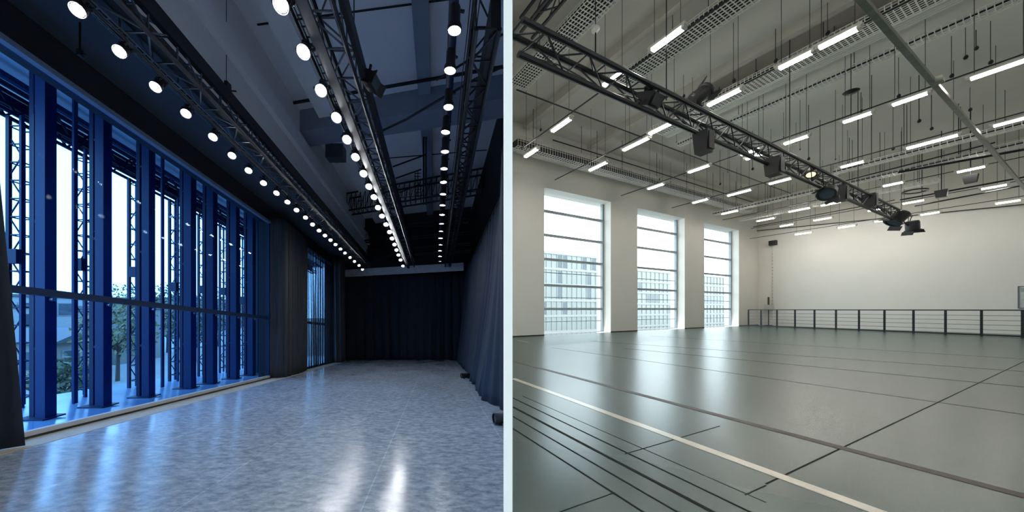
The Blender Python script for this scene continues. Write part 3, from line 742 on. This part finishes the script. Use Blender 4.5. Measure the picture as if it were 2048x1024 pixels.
# outside of the hall
struct(MB().prism([(4.0, 17.4), tuple(R(40, 13.2, 0).xy), tuple(R(150, 13.2, 0).xy), tuple(R(150, 130, 0).xy), tuple(R(0, 130, 0).xy)], -5.4, -5.2), 'ground_plaza', 'ground')
def glass_block(label, u0, u1, v0, v1, h, nf, nb):
    t = thing('glass_building', R((u0 + u1) / 2, (v0 + v1) / 2, -5.2), label, 'building')
    rbox(MB(), u0, u1, v0, v1, -5.2, h).build('facade', 'bgreen', t)
    for i in range(-1, nf + 1):
        z = h * i / nf; rbox(MB(), u0 - 0.15, u1 + 0.15, v0 - 0.15, v1, z - 0.22, z + 0.22).build('floor_band', 'bband', t)
    mb = MB()
    for i in range(nb + 1):
        u = u0 + (u1 - u0) * i / nb; rbox(mb, u - 0.07, u + 0.07, v0 - 0.12, v0, -5.2, h)
    mb.build('mullion', 'bband', t)
    rnd = random.Random(nb); n = 0
    for i in range(nf):
        for j in range(nb):
            if rnd.random() < 0.3 and n < 70:
                n += 1; ua = u0 + (u1 - u0) * j / nb
                rbox(MB(), ua + 0.15, ua + (u1 - u0) / nb - 0.15, v0 - 0.06, v0, h * i / nf + 0.35, h * (i + 1) / nf - 0.35).build('window', 'bglass', t)
glass_block('pale green glass building seen through the window closest to the divider', 36, 67, 45, 58, 12.6, 4, 22)
glass_block('long pale green glass building seen through the other two hall windows', 69.5, 128, 45, 60, 10.6, 4, 34)

# floor tapes, seams and strips
def strip(mb, p, q, w, z0=0.0, z1=0.003, p_ext=0.0, q_ext=0.0):
    p = V((p.x, p.y, 0)); q = V((q.x, q.y, 0)); d = (q - p).normalized(); p = p - d * p_ext; q = q + d * q_ext
    n = V((-d.y, d.x, 0)) * w / 2
    return mb.hexa([(*(p - n).xy, z0), (*(p + n).xy, z0), (*(q + n).xy, z0), (*(q - n).xy, z0), (*(p - n).xy, z1), (*(p + n).xy, z1), (*(q + n).xy, z1), (*(q - n).xy, z1)])
F = lambda x, y: at_h(x, y, 0.0)
tag(strip(MB(), F(1026, 722), F(2048, 992), 0.12, q_ext=1.2).build('floor_tape', 'tape_b'), 'long brown tape line across the grey green hall floor', 'tape')
tag(strip(MB(), F(1026, 757), F(1750, 1022), 0.115, q_ext=0.8).build('floor_tape', 'tape_w'), 'broad pale cream tape line across the near hall floor', 'tape')
tag(strip(MB(), F(1036, 681), F(1057, 685), 0.10).build('floor_patch', 'tape_w'), 'short pale patch on the floor near the first pier', 'tape')  # small pale floor patch sharing the cream tape material
seams = [((1102, 695), (2048, 829), 0.02), ((1250, 697), (2048, 774), 0.035), ((1180, 682), (2048, 743), 0.035), ((1300, 672), (2048, 718), 0.035), ((1045, 792), (1532, 1005), 0.006),
         ((1532, 968), (2048, 723), 0.012), ((1250, 908), (1440, 852), 0.008), ((1120, 1024), (1230, 985), 0.006), ((1490, 990), (1532, 971), 0.008)]
mb_n = 30
for a, b, w in seams:
    o = struct(strip(MB(), F(*a), F(*b), w, 0, 0.002), 'trim_%d' % mb_n, 'seam'); mb_n += 1
strips = [((1026, 796), (1500, 1024), 0.016, 'groove'), ((1026, 814), (1425, 1024), 0.035, 'groove'), ((1026, 833), (1354, 1024), 0.016, 'groove'), ((1026, 857), (1286, 1024), 0.016, 'groove')]
lab = ['first black rubber strip counted from the cream tape', 'wide black rubber strip, second counted from the cream tape', 'third black rubber strip counted from the cream tape', 'black rubber strip farthest from the cream tape']
for (a, b, w, m), l in zip(strips, lab):
    tag(strip(MB(), F(*a), F(*b), w, q_ext=0.6).build('floor_strip', m), l, 'floor strip', 'black strips at the near edge of the hall floor')

# railing in front of the end wall
pA = F(1497, 652.3); pB = F(2048, 675.5); dr = (pB - pA).normalized()
t = thing('railing', (pA + pB) / 2, 'long low black railing with thin rails before the white end wall', 'railing')
HR = 1.34
posts = [1497, 1522, 1554, 1590, 1629, 1672, 1718, 1769, 1827, 1891, 1963, 2045]
pl = []
for px in posts:
    r = (px - 872) / 600.0; # intersection of the sight line with the railing line in plan
    # pA + s*dr = Y*(r,1)
    s = (r * pA.y - pA.x) / (dr.x - r * dr.y); pl.append(pA + dr * s)
pl.append(pl[-1] + (pl[-1] - pl[-2]) * 0.95)
for p in pl: MB().box((p.x, p.y, HR / 2), 0.075, 0.075, HR, RM).build('post', 'black', t)
e0, e1 = pl[0], pl[-1]; zz = V((0, 0, 1))
MB().bar(e0 + zz * HR, e1 + zz * HR, 0.08, 0.06).build('top_rail', 'black', t)
MB().bar(e0 + zz * 0.06, e1 + zz * 0.06, 0.06, 0.08).build('bottom_rail', 'black', t)
for z in (0.33, 0.58, 0.82, 1.06): MB().bar(e0 + zz * z, e1 + zz * z, 0.022, 0.022).build('wire_rail', 'trussg', t)

# end wall fittings
ps = at_u(1546, 486, U1 - 0.16)
t = thing('wall_speaker', ps, 'small black loudspeaker high on the end wall above the conduit', 'speaker')
MB().box(ps, 0.34, 0.42, 0.38, RM).build('speaker_box', 'blackp', t); MB().box(ps + V((0.18 * CT, 0.18 * ST, 0)), 0.10, 0.08, 0.08, RM).build('bracket', 'black', t)
pc = at_u(1545, 500, U1 - 0.02)
t = thing('wall_conduit', (pc.x, pc.y, 0.6), 'thin grey conduit running down the end wall below the speaker', 'conduit')
MB().bar((pc.x, pc.y, 0.5), (pc.x, pc.y, ps.z - 0.2), 0.035).build('conduit_tube', 'wireg', t)
mb = MB()
for i in range(20): mb.box((pc.x, pc.y, 0.7 + i * 0.28), 0.06, 0.06, 0.03, RM)
mb.build('clip', 'trussg', t)
pe = at_u(1537, 607, U1 - 0.25)
t = thing('microphone_stand', (pe.x, pe.y, 0.0), 'slim dark stand with pale box between railing and end wall', 'stand')
MB().tube((pe.x, pe.y, 0.05), (pe.x, pe.y, 2.1), 0.03, 8).build('pole', 'black', t)
MB().box((pe.x, pe.y, 1.55), 0.36, 0.42, 0.4, RM).build('control_box', 'panel', t)
MB().tube((pe.x, pe.y, 1.75), (pe.x, pe.y, 2.4), 0.055, 8).build('handset', 'extred', t)
MB().lathe([(0, 0), (0.25, 0), (0.25, 0.03), (0.03, 0.06), (0, 0.06)], (pe.x, pe.y, 0), (0, 0, 1), 14).build('foot', 'black', t)
p0 = at_u(2037, 573, U1 - 0.03); p1 = at_u(2050, 616, U1 - 0.03)
v0_, v1_ = uv(p0.x, p0.y)[1], uv(p0.x, p0.y)[1] - 0.75
t = thing('notice_panel', (p0.x, p0.y, p1.z), 'pale notice panel on the end wall at the frame edge above the railing', 'panel')
rbox(MB(), U1 - 0.06, U1 - 0.01, v1_, v0_, p1.z, p0.z).build('panel_board', 'panel', t)
mb = MB()
for z in (p1.z, p0.z): rbox(mb, U1 - 0.08, U1 - 0.01, v1_ - 0.02, v0_ + 0.02, z - 0.02, z + 0.02)
for v_ in (v1_, v0_): rbox(mb, U1 - 0.08, U1 - 0.01, v_ - 0.02, v_ + 0.02, p1.z, p0.z)
mb.build('frame', 'trussg', t)
rbox(MB(), U1 - 0.075, U1 - 0.05, v0_ - 0.30, v0_ - 0.06, p0.z - 0.32, p0.z - 0.08).build('notice', 'wframe', t)
rbox(MB(), U1 - 0.075, U1 - 0.05, v0_ - 0.30, v0_ - 0.06, p1.z + 0.06, p1.z + 0.5).build('notice', 'alu', t)

# fluorescent fixtures
LZ = 7.9
rowsL = [
 ('in the row closest to the divider', 7.9, [((1303, 105), (1368, 57)), ((1205, 174), (1250, 144)), ((1104, 265), (1142, 238)), ((1048, 315), (1078, 299))]),
 ('in the second row from the divider', 7.9, [((1637, 102), (1717, 56)), ((1558, 142), (1625, 104)), ((1415, 214), (1483, 179)), ((1300, 271), (1352, 241)), ((1247, 303), (1298, 276)), ((1180, 343), (1213, 325))]),
 ('in the third row from the divider', 7.9, [((1938, 163), (2060, 118)), ((1783, 214), (1858, 186)), ((1686, 247), (1744, 227)), ((1568, 291), (1617, 272)), ((1498, 319), (1523, 309)), ((1484, 311), (1518, 299)), ((1378, 347), (1418, 331)), ((1298, 380), (1326, 368))]),
 ('in the fourth row from the divider', 7.9, [((1985, 256), (2060, 234)), ((1812, 300), (1918, 270)), ((1683, 338), (1727, 322)), ((1541, 371), (1580, 356)), ((1458, 394), (1500, 379)), ((1388, 408), (1414, 398))]),
 ('in the fifth row from the divider', 7.9, [((1913, 347), (1972, 333)), ((1768, 375), (1805, 364)), ((1642, 413), (1682, 404)), ((1580, 426), (1618, 415)), ((1515, 444), (1548, 436)), ((1446, 430), (1474, 421))]),
 ('in the sixth row from the divider', 7.75, [((1962, 381), (2015, 369)), ((1806, 410), (1848, 400)), ((1736, 424), (1768, 417)), ((1629, 443), (1662, 435)), ((1560, 454), (1587, 449))]),
 ('last row before the end wall', 6.9, [((1990, 410), (2043, 400)), ((1843, 432), (1878, 424)), ((1753, 445), (1778, 439)), ((1679, 458), (1708, 450)), ((1593, 471), (1621, 464))]),
]
def tube_light(label, c, L, group):
    t = thing('tube_light', c, label, 'ceiling light', group)
    h = L / 2
    def lb(mb, dv0, dv1, w, z0, z1):
        p = V((c.x, c.y, 0)); a = p + VA * dv0; b = p + VA * dv1; n = UB * w / 2
        return mb.hexa([V((*(a - n).xy, z0)), V((*(a + n).xy, z0)), V((*(b + n).xy, z0)), V((*(b - n).xy, z0)), V((*(a - n).xy, z1)), V((*(a + n).xy, z1)), V((*(b + n).xy, z1)), V((*(b - n).xy, z1))])
    lb(MB(), -h - 0.05, h + 0.05, 0.17, c.z + 0.055, c.z + 0.12).build('housing', 'housing', t)
    lb(MB(), -h, h, 0.135, c.z, c.z + 0.055).build('diffuser', 'tube', t)
    for s in (-1, 1): lb(MB(), s * h - 0.03, s * h + 0.03, 0.15, c.z - 0.004, c.z + 0.055).build('end_cap', 'housing', t)
    for s in (-1, 1):
        q = V((c.x, c.y, 0)) + VA * (s * h * 0.8)
        MB().tube((q.x, q.y, c.z + 0.12), (q.x, q.y, ZC - 0.01), 0.007, 5).build('suspension_wire', 'cablek', t)
row_u = []
for txt, z, row in rowsL:
    us = []
    for k, (a, b) in enumerate(row):
        pa_, pb_ = at_h(*a, z), at_h(*b, z); c = (pa_ + pb_) / 2; L = max(0.62, abs((pb_ - pa_).dot(VA)))
        us.append(uv(c.x, c.y)[0])
        n_ = len(row) - k
        tube_light('white tube light, %s from the window wall, %s' % (ORD[n_ - 1], txt), c, L, 'suspended tube lights')
    row_u.append((txt, sum(us) / len(us), z))
# unseen fixtures added behind the doorway, brightening the end of the divider
for k, (u, v) in enumerate(((3.2, 2.2), (3.2, -0.6), (3.2, -3.2), (-0.6, -1.6), (-0.6, -3.4), (8.3, 1.0), (8.3, -2.0), (12.2, -2.0), (17.3, -2.5))):
    tube_light('added unseen white tube light hanging behind the white doorway', R(u, v, 7.9), 0.8, 'added tube lights behind the doorway')
for k, (txt, u, z) in enumerate(row_u):
    mb = MB().bar(R(u + 0.12, 10.0 if k == 0 else V1 - 0.4, z + 0.24), R(u + 0.12, V0 + 0.5, z + 0.24), 0.035)
    tag(mb.build('lighting_bar', 'trussk'), 'thin dark bar above the tube lights %s' % txt, 'bar')

# wire cable trays
def tray_mesh(t, P, s0, s1, w, hgt, step, nl, lining):
    mb = MB()
    n = int((s1 - s0) / step)
    for i in range(n + 1):
        s = s0 + step * i
        mb.bar(P(s, -w / 2, 0), P(s, w / 2, 0), 0.022); mb.bar(P(s, -w / 2, 0), P(s, -w / 2, hgt), 0.016); mb.bar(P(s, w / 2, 0), P(s, w / 2, hgt), 0.016)
    for j in range(nl + 1): mb.bar(P(s0, -w / 2 + w * j / nl, -0.01), P(s1, -w / 2 + w * j / nl, -0.01), 0.02)
    for e in (-1, 1):
        mb.bar(P(s0, e * w / 2, hgt), P(s1, e * w / 2, hgt), 0.022); mb.bar(P(s0, e * w / 2, hgt * 0.5), P(s1, e * w / 2, hgt * 0.5), 0.016)
    mb.build('wire_mesh', 'wireg', t)
    if lining:
        mb = MB(); c = [P(s0, -w / 2 + .02, hgt * .35), P(s1, -w / 2 + .02, hgt * .35), P(s1, w / 2 - .02, hgt * .35), P(s0, w / 2 - .02, hgt * .35)]
        u_ = V((0, 0, hgt * 0.3)); mb.hexa(c + [q + u_ for q in c]); mb.build('cable_bed', 'trayd', t)
def tray_v(label, u, z, v0, v1, w, hgt=0.16, step=0.11, nl=7, lining=True):
    t = thing('cable_tray', R(u, (v0 + v1) / 2, z), label, 'cable tray', 'wire cable trays')
    tray_mesh(t, lambda s, o, h: R(u + o, s, z + h), v0, v1, w, hgt, step, nl, lining)
    k = v0 + 0.6
    while k < v1:
        for e in (-1, 1): MB().tube(R(u + e * w / 2, k, z + hgt), R(u + e * w / 2, k, ZC), 0.01, 5).build('hanger', 'trussk', t)
        k += 3.0
    return t
ZT = 9.9
tray_v('wide wire mesh tray closest to the divider under the hall ceiling', 7.6, ZT, -2, 9.2, 0.78)
tray_v('wide wire mesh tray second from the divider under the hall ceiling', 11.1, ZT, -2, 7.4, 0.85)
tray_v('wide wire mesh tray third from the divider beside a pale duct', 15.7, ZT, -3, 8.8, 0.95, nl=8)
tray_v('narrow wire mesh tray fourth from the divider beside a pale duct', 18.0, ZT, -3, 9.0, 0.34, nl=4)
tray_v('wire mesh tray running over the fourth row of tube lights', 25.2, 8.4, -3, 5.6, 0.5, step=0.16, nl=4)
tray_v('wire mesh tray just beyond the fourth row of tube lights', 27.7, 8.3, -1, 11.6, 0.5, step=0.16, nl=4)
tray_v('thin wire tray close to the end wall', 31.5, 8.3, 3.5, 11.6, 0.4, step=0.2, nl=3, lining=False)
t = thing('cable_tray', R(20, 10.9, 8.75), 'long wire mesh tray running above the three tall windows', 'cable tray', 'wire cable trays')
tray_mesh(t, lambda s, o, h: R(s, 10.95 + o, 8.72 + h), 8.9, 31.0, 0.5, 0.5, 0.16, 4, True)
k = 10.0
while k < 31: MB().tube(R(k, 10.95, 9.0), R(k, 10.95, ZC), 0.012, 5).build('hanger', 'trussk', t); k += 3.2
# pale duct between third and fourth tray
t = thing('air_duct', R(16.9, 3, 10.0), 'flat pale duct with fine ribs between the third and fourth trays', 'duct')
rbox(MB(), 16.2, 17.1, -3, 9.0, 10.1, 10.4).build('duct_body', 'rceil', t)
mb = MB()
for i in range(6): rbox(mb, 16.3 + i * 0.14, 16.315 + i * 0.14, -3, 9.0, 10.085, 10.1)
mb.build('rib', 'wireg', t)
# ceiling beams of the hall
for k, (u, w) in enumerate(((6.6, 0.25), (10.35, 0.3), (14.9, 0.25))):
    struct(rbox(MB(), u - w / 2, u + w / 2, -3.5, 11.9, ZC - 0.35, ZC), 'trim_%d' % (50 + k), 'rbeam')
mb = MB().bar(R(7.7, 9.35, 9.95), R(34, 9.35, 9.95), 0.035)
tag(mb.build('ceiling_pipe', 'trussk'), 'thin dark pipe parallel to the window wall under the hall ceiling', 'pipe')
mb = MB().bar(R(12, 11.7, 10.2), R(34, 11.7, 10.2), 0.04)
tag(mb.build('ceiling_pipe', 'trussk'), 'thin dark pipe at the top of the window wall', 'pipe')
for (a, b, z, r, l) in (((1796, 345), (2060, 297), 8.0, 0.05, 'black pipe above the tube lights near the end wall'), ((1800, 400), (2060, 352), 7.6, 0.04, 'black pipe carrying the small hanging speaker'),
                     ((1830, 412), (2060, 368), 7.6, 0.04, 'black pipe lowest before the end wall'), ((1650, 372), (1990, 285), 8.4, 0.03, 'thin pipe over the fourth row of tube lights'), ((1500, 455), (1790, 400), 8.4, 0.03, 'thin pipe near the far corner of the hall')):
    tag(MB().tube(at_h(*a, z), at_h(*b, z), r, 8).build('ceiling_pipe', 'trussk'), l, 'pipe')

t = thing('lattice_girder', R(6.4, 2.5, 9.8), 'black lattice girder high up in the hall corner by the dividing wall', 'girder')
for u in (6.15, 6.6):
    for z in (9.85, 10.3): MB().bar(R(u, -3, z), R(u, 7.3, z), 0.07).build('chord', 'black', t)
mb = MB(); v = -3.0
while v < 6.6:
    for u in (6.15, 6.6): mb.bar(R(u, v, 9.85), R(u, v + 0.4, 10.3), 0.03); mb.bar(R(u, v + 0.4, 10.3), R(u, v + 0.8, 9.85), 0.03)
    mb.bar(R(6.15, v, 9.85), R(6.6, v + 0.4, 9.85), 0.03); mb.bar(R(6.6, v + 0.4, 9.85), R(6.15, v + 0.8, 9.85), 0.03)
    v += 0.8
mb.build('lattice_bracing', 'trussk', t)
# big black truss of the hall
t = thing('hall_truss', R(14, 4.15, 5.9), 'long black lattice truss crossing the hall below the tube lights', 'truss')
ua, ub_ = 3.5, 30.0
c3 = [(4.10, 6.40), (4.42, 6.40), (4.2, 5.88)]
for v_, z_ in c3: MB().tube(R(ua, v_, z_), R(ub_ if z_ > 6 else ub_ - 1.2, v_, z_), 0.052 if z_ > 6 else 0.055, 8).build('chord', 'black', t)
mb = MB(); s = ua; i = 0
while s < ub_:
    e = s + 0.55
    A, B, C = [R(s, *q) for q in c3]; A2, B2, C2_ = [R(min(e, ub_), *q) for q in c3]
    for p, q in ((A, B), (A, B2) if i % 2 else (B, A2), (A, C2_) if i % 2 else (C, A2), (B, C2_) if i % 2 else (C, B2)): mb.bar(p, q, 0.022)
    s = e; i += 1
mb.build('lattice_bracing', 'trussk', t)
mb = MB().path([R(4 + i * 0.58, 4.25 + 0.04 * math.sin(i * 2.3), 6.0 + 0.1 * math.sin(i * 1.7)) for i in range(44)], 0.014, 5); mb.build('cable', 'blackp', t)
for u in (8, 15, 22, 29): MB().tube(R(u, 4.26, 6.4), R(u, 4.26, ZC), 0.012, 5).build('hanger', 'trussk', t)
# galvanised pipe
mb = MB(); pa_, pb_ = at_h(1700, -28, 6.9), at_h(2062, 391, 6.9); mb.bar(pa_, pb_, 0.085, 0.085)
t = thing('steel_pipe', (pa_ + pb_) / 2, 'thick galvanised square pipe slanting across the hall ceiling', 'pipe')
mb.build('pipe_body', 'galv', t)
pc = at_h(1878, 160, 6.9); MB().bar(pc - (pb_ - pa_).normalized() * 0.12, pc + (pb_ - pa_).normalized() * 0.1, 0.125, 0.125).build('collar', 'galv', t)

# luminaires on the hall truss
def fresnel(label, px, py, v, size, aim, kind='fresnel_light', hang=True, lens='bglass'):
    c = at_v(px, py, v); t = thing(kind, c, label, 'stage light'); q = V(aim).to_track_quat('-Z', 'Z').to_matrix()
    s = size
    MB().lathe([(0, 0.55 * s), (0.34 * s, 0.52 * s), (0.42 * s, 0.35 * s), (0.42 * s, -0.35 * s), (0.5 * s, -0.4 * s), (0.5 * s, -0.5 * s), (0.4 * s, -0.5 * s), (0.4 * s, -0.42 * s), (0, -0.42 * s)], c, q @ V((0, 0, 1)), 14).build('lamp_body', 'blackp', t)
    MB().lathe([(0, -0.44 * s), (0.38 * s, -0.43 * s), (0.38 * s, -0.41 * s), (0, -0.41 * s)], c, q @ V((0, 0, 1)), 14).build('lens', lens, t)
    for e in (-1, 1): MB().box(c + q @ V((e * 0.54 * s, 0, -0.62 * s)), 0.02, 0.75 * s, 0.36 * s, q @ Matrix.Rotation(-e * 0.45, 3, 'Y')).build('barn_door', 'blackp', t)
    top = R(uv(c.x, c.y)[0], 4.2, 5.9 if c.z < 6 else 6.4)
    mb = MB().bar(c + V((0, 0, 0.2 * s)), top, 0.04); mb.build('yoke', 'black', t)
    return t
def boxlamp(label, px, py, v, w, h, tilt=0.0):
    c = at_v(px, py, v); t = thing('box_light', c, label, 'stage light'); q = RM @ Matrix.Rotation(tilt, 3, 'X')
    MB().hexa([c + q @ V(p) for p in ((-w * .45, -w * .4, -h / 2), (w * .45, -w * .4, -h / 2), (w * .45, w * .4, -h / 2), (-w * .45, w * .4, -h / 2), (-w * .55, -w * .5, h / 2), (w * .55, -w * .5, h / 2), (w * .55, w * .5, h / 2), (-w * .55, w * .5, h / 2))]).build('lamp_body', 'blackp', t)
    MB().box(c + q @ V((0, -w * 0.5, 0)), w * 0.75, 0.02, h * 0.8, q).build('front_panel', 'black', t)
    top = R(uv(c.x, c.y)[0], 4.2, 5.9 if c.z < 6.1 else 6.4); MB().bar(c + V((0, 0, h * 0.3 if c.z < 6 else -h * 0.3)), top, 0.06).build('yoke', 'black', t)
    MB().box(top, 0.12, 0.12, 0.12, RM).build('clamp', 'black', t)
    return t
boxlamp('black slatted box lamp lying inside the near part of the hall truss', 1297, 202, 4.2, 0.42, 0.26, 0.5)
c = at_v(1400, 190, 4.2)
fresnel('black barn door lamp standing up on top of the hall truss', 1398, 192, 4.25, 0.42, (0.75, -0.1, 0.55))
boxlamp('large black box lamp hanging below the hall truss nearest the divider', 1407, 286, 4.1, 0.32, 0.52)
boxlamp('black box lamp hanging below the middle of the hall truss', 1548, 334, 4.1, 0.36, 0.52)
fresnel('round black lamp hanging below the hall truss, beside a narrow box lamp', 1656, 384, 4.1, 0.5, (-0.6, -0.3, -0.4))
boxlamp('narrow black box lamp beside the round black lamp', 1681, 388, 4.1, 0.34, 0.6)
boxlamp('black box lamp hanging from the far third of the hall truss', 1740, 402, 4.15, 0.36, 0.6)
fresnel('black barn door lamp near the end of the hall truss', 1796, 436, 4.1, 0.62, (-0.5, 0.2, -0.6))
fresnel('black barn door lamp at the very end of the hall truss', 1825, 452, 4.1, 0.55, (0.2, 0.1, -0.8))
fresnel('warm lit lamp inside the middle of the hall truss', 1622, 345, 4.2, 0.3, (-0.4, -0.3, -0.6), lens='warm')

# speakers and small fittings under the hall ceiling
for (px, py, z, l, s) in ((1883, 387, 7.5, 'small black speaker on the pipe near the end wall', 0.42), (1941, 357, 7.6, 'dark wedge speaker hanging below a tube light', 0.42)):
    c = at_h(px, py, z); t = thing('ceiling_speaker', c, l, 'speaker')
    MB().hexa([c + RM @ V(p) * s for p in ((-.3, -.35, -.5), (.3, -.35, -.5), (.3, .35, -.5), (-.3, .35, -.5), (-.45, -.45, .4), (.45, -.45, .4), (.45, .45, .4), (-.45, .45, .4))]).build('speaker_box', 'blackp', t)
    MB().tube(c + V((0, 0, s * .4)), (c.x, c.y, ZC), 0.016, 6).build('hanger', 'trussk', t)
c = at_h(1191, 66, 8.7); t = thing('ceiling_sensor', c, 'pale mesh globe on a dark rod under the hall ceiling', 'sensor')
MB().lathe([(0, -.10), (.06, -.085), (.10, -.03), (.10, .03), (.06, .085), (0, .10)], c + V((0, 0, 0.1)), (0, 0, 1), 14).build('globe', 'wireg', t)
MB().tube(c, c - V((0, 0, 0.55)), 0.018, 7).build('rod', 'black', t); MB().tube(c + V((0, 0, .2)), (c.x, c.y, ZC), 0.012, 6).build('hanger', 'trussk', t)
c = at_h(1702, 186, 9.0); t = thing('ceiling_disc', c, 'flat black disc on a thin rod under the hall ceiling', 'disc')
MB().lathe([(0, 0), (.16, 0.01), (.19, .04), (.1, .07), (0, .08)], c, (0.15, 0.05, 1), 16).build('disc', 'blackp', t); MB().tube(c, (c.x, c.y, ZC), 0.01, 5).build('hanger', 'trussk', t)
MB().tube(c, c - V((0, 0, 0.9)), 0.01, 5).build('rod', 'trussk', t)
c = at_h(1830, 384, 8.0); t = thing('ceiling_disc', c, 'wide dark ring hanging near the end of the hall truss', 'disc')
MB().lathe([(.34, 0), (.42, 0.0), (.42, .06), (.34, .06), (.34, 0)], c, (0.1, 0.0, 1), 20).build('ring', 'black', t); MB().tube(c + V((.38, 0, 0)), (c.x + .38, c.y, ZC), 0.01, 5).build('hanger', 'trussk', t)

# thin cables hanging from the hall ceiling
cab = [(1345, 8, 62, 0), (1367, 150, 195, 1), (1467, 45, 165, 1), (1512, 110, 148, 1), (1385, 155, 190, 1), (1081, 228, 262, 1), (1194, 262, 318, 1), (1259, 205, 285, 0), (1353, 240, 285, 0), (1551, 58, 125, 1), (1655, 5, 70, 1),
       (1600, 200, 300, 0), (1617, 210, 320, 1), (1671, 180, 320, 0), (1695, 260, 330, 1), (1743, 150, 320, 0), (1786, 215, 300, 1), (1797, 115, 195, 1), (1838, 150, 245, 1), (1931, 55, 118, 1), (1981, 42, 128, 1), (1863, 190, 260, 1), (1903, 72, 155, 1),
       (1940, 175, 222, 1), (1722, 185, 225, 1), (1567, 225, 275, 0), (1592, 245, 285, 1), (1505, 262, 340, 1), (1456, 275, 345, 0), (1888, 300, 395, 0), (1760, 265, 360, 0), (1828, 300, 370, 0), (2010, 180, 245, 1), (1952, 60, 100, 1), (1319, 318, 360, 1), (1341, 325, 365, 0), (1440, 300, 370, 1),
       (1482, 285, 375, 0), (1368, 300, 352, 0), (1640, 240, 345, 0), (1575, 280, 400, 0), (1540, 300, 395, 0)]
nc = {0: 0, 1: 0}
for k, (px, y0, y1, cl) in enumerate(cab):
    Y = (ZC - HC) * 600 / (618.0 - y0); x = (px - 872) / 600.0 * Y; z1 = HC + (618.0 - y1) / 600.0 * Y
    t = thing('hanging_cable', (x, Y, z1), 'thin dark cable %s hanging freely from the hall ceiling' % ('ending in a small black clamp,' if cl else 'with a plain end'), 'cable', 'clamped hanging cables' if cl else 'plain hanging cables')
    MB().tube((x, Y, z1), (x, Y, ZC), 0.008 if k % 3 else 0.012, 5).build('cable', 'cablek', t)
    if cl: MB().lathe([(0, -.02), (.035, 0), (.05, .05), (.035, .11), (0, .15)], (x, Y, z1), (0.2, 0, 1), 8).build('clamp', 'blackp', t)
    else: MB().lathe([(0, -.01), (.02, 0), (.02, .05), (0, .06)], (x, Y, z1), (0, 0, 1), 6).build('ferrule', 'black', t)

# ================================================================== SKY, CAMERA
w = bpy.data.worlds.new('overcast_sky'); S.world = w; w.use_nodes = True
nt = w.node_tree; nt.nodes.clear(); N = nt.nodes.new; L_ = nt.links.new
out = N('ShaderNodeOutputWorld'); bg = N('ShaderNodeBackground'); L_(bg.outputs[0], out.inputs[0])
tc = N('ShaderNodeTexCoord'); sp = N('ShaderNodeSeparateXYZ'); L_(tc.outputs['Generated'], sp.inputs[0])
rp = N('ShaderNodeValToRGB'); L_(sp.outputs[2], rp.inputs[0])
rp.color_ramp.elements[0].position = 0.0; rp.color_ramp.elements[0].color = (0.90, 0.95, 1.0, 1)
rp.color_ramp.elements[1].position = 0.8; rp.color_ramp.elements[1].color = (0.80, 0.90, 1.0, 1)
L_(rp.outputs[0], bg.inputs[0]); bg.inputs[1].default_value = 6.0

cd = bpy.data.cameras.new('camera'); cam = bpy.data.objects.new('camera', cd); COL.objects.link(cam)
cam.location = (0, 0, HC); cam.rotation_euler = (math.radians(90), 0, 0)
cd.sensor_fit = 'HORIZONTAL'; cd.sensor_width = 36.0; cd.lens = 36.0 * 600 / 2048.0
cd.shift_x = (1024 - 872) / 2048.0; cd.shift_y = (618 - 512) / 2048.0; cd.clip_start = 0.05; cd.clip_end = 500
S.camera = cam
S.view_settings.view_transform = 'Standard'; S.view_settings.look = 'None'; S.view_settings.gamma = 1.0
S.view_settings.use_curve_mapping = False; S.view_settings.exposure = 0.0
S.cycles.max_bounces = 8; S.cycles.diffuse_bounces = 4; S.cycles.transparent_max_bounces = 16
S.cycles.caustics_reflective = False; S.cycles.caustics_refractive = False
S.cycles.sample_clamp_indirect = 6.0
